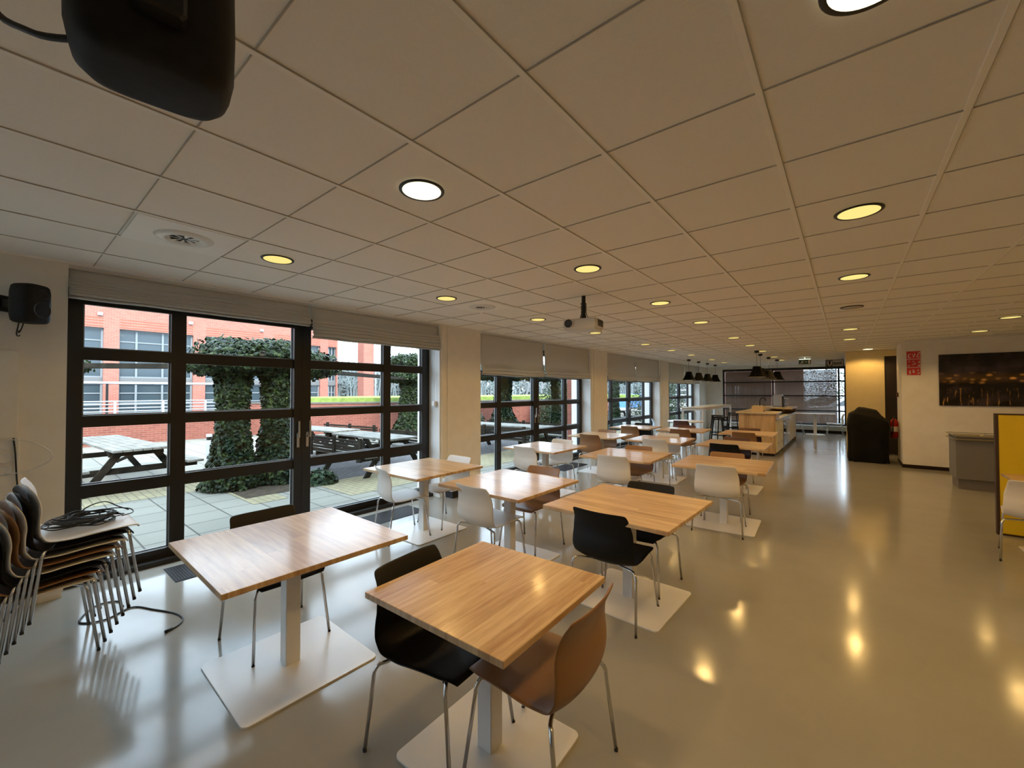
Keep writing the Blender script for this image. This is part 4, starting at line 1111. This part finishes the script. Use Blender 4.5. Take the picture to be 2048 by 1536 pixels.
# picnic tables
def picnic(label, loc, rz, L=1.9, backs=False):
    t = thing('picnic_table', label, 'picnic table', loc, rz, 'weathered wooden picnic tables'); h = L / 2
    b = MB()
    for i in range(6): b.bev(-.37 + .125 * i, -.37 + .125 * i + .115, -h, h, .705, .745, .004)
    b.build('tabletop', M['pwood'], t)
    for s in (-1, 1):
        b = MB()
        for i in range(2): b.bev(s * .62 + (.125 * i if s > 0 else -.125 * (i + 1)), s * .62 + (.125 * i if s > 0 else -.125 * (i + 1)) + .115, -h, h, .42, .46, .004)
        b.build('bench', M['pwood'], t)
    for e in (-1, 1):
        y = e * (h - .30)
        for s in (-1, 1):
            b = MB(); p0, p1 = Vector((s * .22, y, .70)), Vector((s * .68, y, .0)); w = Vector((.06, 0, 0)); d = Vector((0, .025, 0))
            b.add([p0 - w - d, p0 + w - d, p0 + w + d, p0 - w + d, p1 - w - d, p1 + w - d, p1 + w + d, p1 - w + d], [(0, 1, 2, 3), (7, 6, 5, 4), (0, 4, 5, 1), (1, 5, 6, 2), (2, 6, 7, 3), (3, 7, 4, 0)])
            b.build('leg', M['pwooddark'], t)
        b = MB(); b.box(-.86, .86, y + .025, y + .065, .32, .42); b.box(-.36, .36, y + .025, y + .065, .61, .705); b.build('crossbar', M['pwooddark'], t)
    b = MB(); b.tube([(0, -(h - .32), .66), (0, -.1, .38)], .03, 4); b.tube([(0, h - .32, .66), (0, .1, .38)], .03, 4); b.build('brace', M['pwooddark'], t)
    if backs:
        for s in (-1, 1):
            b = MB()
            for i in range(5): b.box(s * .90 - .012, s * .90 + .012, -h, h, .46 + .062 * i, .505 + .062 * i)
            for y in (-h + .15, 0, h - .15): b.box(s * .915 - .02, s * .915 + .02, y - .04, y + .04, .35, .80)
            b.build('backrest', M['pwooddark'], t)
    return t
picnic('weathered picnic table alone on the sunny slabs outside the nearest pane', (-10.8, 1.40, -.03), math.radians(94), 4.2 / 1.25)
def long_bench(label, loc, rz, L):
    return picnic(label, loc, rz, L, True)
long_bench('weathered picnic table with slatted backs, farther one behind the door handles', (-10.6, 5.2, -.03), math.radians(97), 2.3)
long_bench('weathered picnic table with slatted backs, nearer one in front of the second ivy column', (-8.05, 5.15, -.03), math.radians(92), 2.1)
long_bench('long weathered picnic table with slatted back seen through the second window', (-7.6, 9.1, -.03), math.radians(92), 2.9)
picnic('picnic table half hidden by shrubs in the third window', (-8.0, 19.5, -.03), math.radians(90), 2.0)

# cars
def car(label, loc, rz, paint, van=False):
    t = thing('car', label, 'car', loc, rz, 'parked cars'); L, W = 4.3, 1.75
    low = [(-2.12, .35), (-2.15, .62), (-2.05, .86), (-1.1, .95), (1.75, .98), (2.1, .86), (2.15, .55), (2.1, .32)]
    b = MB(); n = len(low); v = []
    for s, k in ((-1, .80), (-1, .875), (1, .875), (1, .80)):
        kk = .96 if k == .80 else 1
        v += [(x * kk, s * k, z * (1 if k > .85 else 1)) for x, z in low]
    f = [tuple(range(n - 1, -1, -1)), tuple(range(3 * n, 4 * n))]
    for r in range(3):
        for i in range(n): f.append((r * n + i, r * n + (i + 1) % n, (r + 1) * n + (i + 1) % n, (r + 1) * n + i))
    b.add(v, f); b.build('body', paint, t)
    top = [(-1.15, .93), (-.45, 1.40), (1.1, 1.44), (1.85, .95)] if not van else [(-1.4, .93), (-.9, 1.75), (2.0, 1.8), (2.05, .95)]
    b = MB(); v = []; 
    for s, w0, w1 in ((-1, .80, .62), (1, .80, .62)): v += [(x, s * (w0 if z < 1 else w1), z) for x, z in top]
    b.add(v, [(0, 1, 2, 3), (7, 6, 5, 4), (0, 4, 5, 1), (1, 5, 6, 2), (2, 6, 7, 3)]); b.build('cabin_glass', M['carglass'], t)
    x1, z1 = top[1]; x2, z2 = top[2]
    b = MB(); b.bev(x1 - .02, x2 + .02, -.63, .63, z1 - .01, z2 + .035, .02); b.build('roof', paint, t)
    for x in (-1.35, 1.3):
        for s in (-1, 1):
            b = MB(); Mt = Matrix.Translation((x, s * .80, .31)) @ Matrix.Rotation(PI / 2, 4, 'X'); b.cyl((0, 0), .31, -.09, .09, 24, M=Mt); w = b.build('wheel', M['tyre'], t)
            b = MB(); b.cyl((0, 0), .19, -.095, .095, 16, M=Mt); b.build('hub', M['steel'], w)
    return t
car('blue car parked beyond the third window', (-14.5, 33.5, -.06), .5, M['carblue'])
car('white van parked beside the blue car beyond the third window', (-10.6, 37.5, -.06), 1.2, M['carwhite'], True)
car('white car seen through the fourth window', (-9.3, 31.5, -.06), .9, M['carwhite'])
car('silver car parked behind the far blinds', (.5, 27.0, -.06), .15, M['carsilver'])
# brick facade and hedge behind the far blinds
tag(MB().box(-5.8, -1.62, 24.5, 25, -.1, 6).build('neighbour_wall', M['brickdark']), 'dark brick wall behind the left part of the far blinds', 'wall')
shrub('broad hedge plant behind the right part of the far blinds', (1.6, 37.0, -.05), 6.5, 5.2, 26, 16000)

# bare winter trees
def bare_tree(label, loc, h, seed, m='hazebark'):
    t = thing('bare_tree', label, 'tree', loc); rnd = random.Random(seed); b = MB()
    def br(p, d, L, r, lv):
        pts = [p]; dd = d.copy()
        for i in range(4):
            dd = (dd + Vector((rnd.gauss(0, .12), rnd.gauss(0, .12), rnd.gauss(.03, .08)))).normalized(); pts.append(pts[-1] + dd * L / 4)
        b.tube(pts, [r, r * .85, r * .7, r * .6, r * .5], 5 if lv else 7, cap=False)
        if lv < 4:
            for k in range(3 if lv < 2 else 3):
                q = pts[rnd.choice((2, 3, 4))]; a = rnd.uniform(0, 6.28)
                nd = (dd + Vector((math.cos(a), math.sin(a), rnd.uniform(-.1, .5))) * rnd.uniform(.5, .9)).normalized(); br(q, nd, L * rnd.uniform(.6, .8), r * .5, lv + 1)
    br(Vector((0, 0, -.1)), Vector((0, 0, 1)), h * .36, h * .018, 0)
    b.build('branches', M[m], t); return t
TR = [(-38, 26, 9), (-36, 30, 8), (-44, 33, 11), (-33, 34.5, 7.5), (-40, 39, 10), (-34, 42, 9), (-30, 47, 8), (-38, 50, 11), (-27, 54, 9), (-33, 60, 10), (-22, 60, 9), (-26, 68, 11), (-16, 66, 9), (-45, 43, 12), (-48, 38, 12), (-40, 57, 12), (-20, 74, 11), (-10, 70, 10)]
TN = ['above the grass roof beside the brick building', 'with spreading twigs in front of the pillar', 'tall, behind the brick pillar', 'small, right of the brick pillar', 'behind the second ivy crown', 'first in the second window', 'second in the second window', 'third in the second window', 'fourth in the second window', 'fifth in the second window', 'sixth in the second window', 'seventh in the second window', 'eighth, towards the third window', 'in the distance above the wall coping', 'farthest over the grass roof', 'hazy, behind the dark ivy column', 'beyond the parked blue car', 'beyond the white van']
for (x, y, h), nm in zip(TR, TN):
    o = bare_tree('pale bare winter tree ' + nm, (x, y, -.1), h, int(-x * 7 + y), 'hazebark'); o['group'] = 'bare winter trees in the distance'
# hazy wood line
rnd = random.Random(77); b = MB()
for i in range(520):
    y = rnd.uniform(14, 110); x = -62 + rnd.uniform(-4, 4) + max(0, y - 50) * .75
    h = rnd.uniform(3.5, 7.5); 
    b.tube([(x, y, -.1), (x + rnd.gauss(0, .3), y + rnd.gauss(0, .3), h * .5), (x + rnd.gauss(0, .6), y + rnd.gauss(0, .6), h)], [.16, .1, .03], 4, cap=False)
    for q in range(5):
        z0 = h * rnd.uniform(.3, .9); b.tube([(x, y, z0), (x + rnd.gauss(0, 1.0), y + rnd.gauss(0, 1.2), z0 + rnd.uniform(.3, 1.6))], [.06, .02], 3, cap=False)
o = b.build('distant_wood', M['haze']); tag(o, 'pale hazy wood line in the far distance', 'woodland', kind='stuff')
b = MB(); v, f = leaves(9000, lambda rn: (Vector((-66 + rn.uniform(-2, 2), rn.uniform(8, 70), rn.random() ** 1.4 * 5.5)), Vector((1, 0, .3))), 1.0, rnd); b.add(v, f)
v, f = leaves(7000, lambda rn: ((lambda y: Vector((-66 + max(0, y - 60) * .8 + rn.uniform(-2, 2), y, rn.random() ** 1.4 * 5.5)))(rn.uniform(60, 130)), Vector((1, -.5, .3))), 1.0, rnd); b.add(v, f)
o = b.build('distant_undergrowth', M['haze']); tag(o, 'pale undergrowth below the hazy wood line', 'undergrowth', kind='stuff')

# ------------------------------------------------------------------ light
wd = bpy.data.worlds.new('overcast'); SC.world = wd; wd.use_nodes = True; nt = wd.node_tree
bg = nt.nodes['Background']; bg.inputs[0].default_value = (.66, .83, 1.0, 1); bg.inputs[1].default_value = 4.3
sun = bpy.data.lights.new('sun', 'SUN'); sun.energy = 3.2; sun.angle = math.radians(12); sun.color = (1, .93, .84)
so = bpy.data.objects.new('sun', sun); COL.objects.link(so)
d = Vector((-.80, .30, -.62)).normalized(); so.rotation_euler = d.to_track_quat('-Z', 'Y').to_euler()
# the storey above keeps sun off the rooms: a real roof slab with eaves
b = MB(); b.box(-5.6, XR + .4, YB - .4, YE + .45, 2.86, 3.3); struct(b.build('roof_slab', M['coping']))

vs = SC.view_settings; vs.view_transform = 'Standard'; vs.look = 'None'; vs.gamma = 1; vs.exposure = .92; vs.use_curve_mapping = False
SC.cycles.use_denoising = True
SC.cycles.max_bounces = 8; SC.cycles.diffuse_bounces = 5; SC.cycles.glossy_bounces = 5; SC.cycles.transparent_max_bounces = 12
SC.cycles.sample_clamp_indirect = 8
SC.cycles.caustics_reflective = False; SC.cycles.caustics_refractive = False
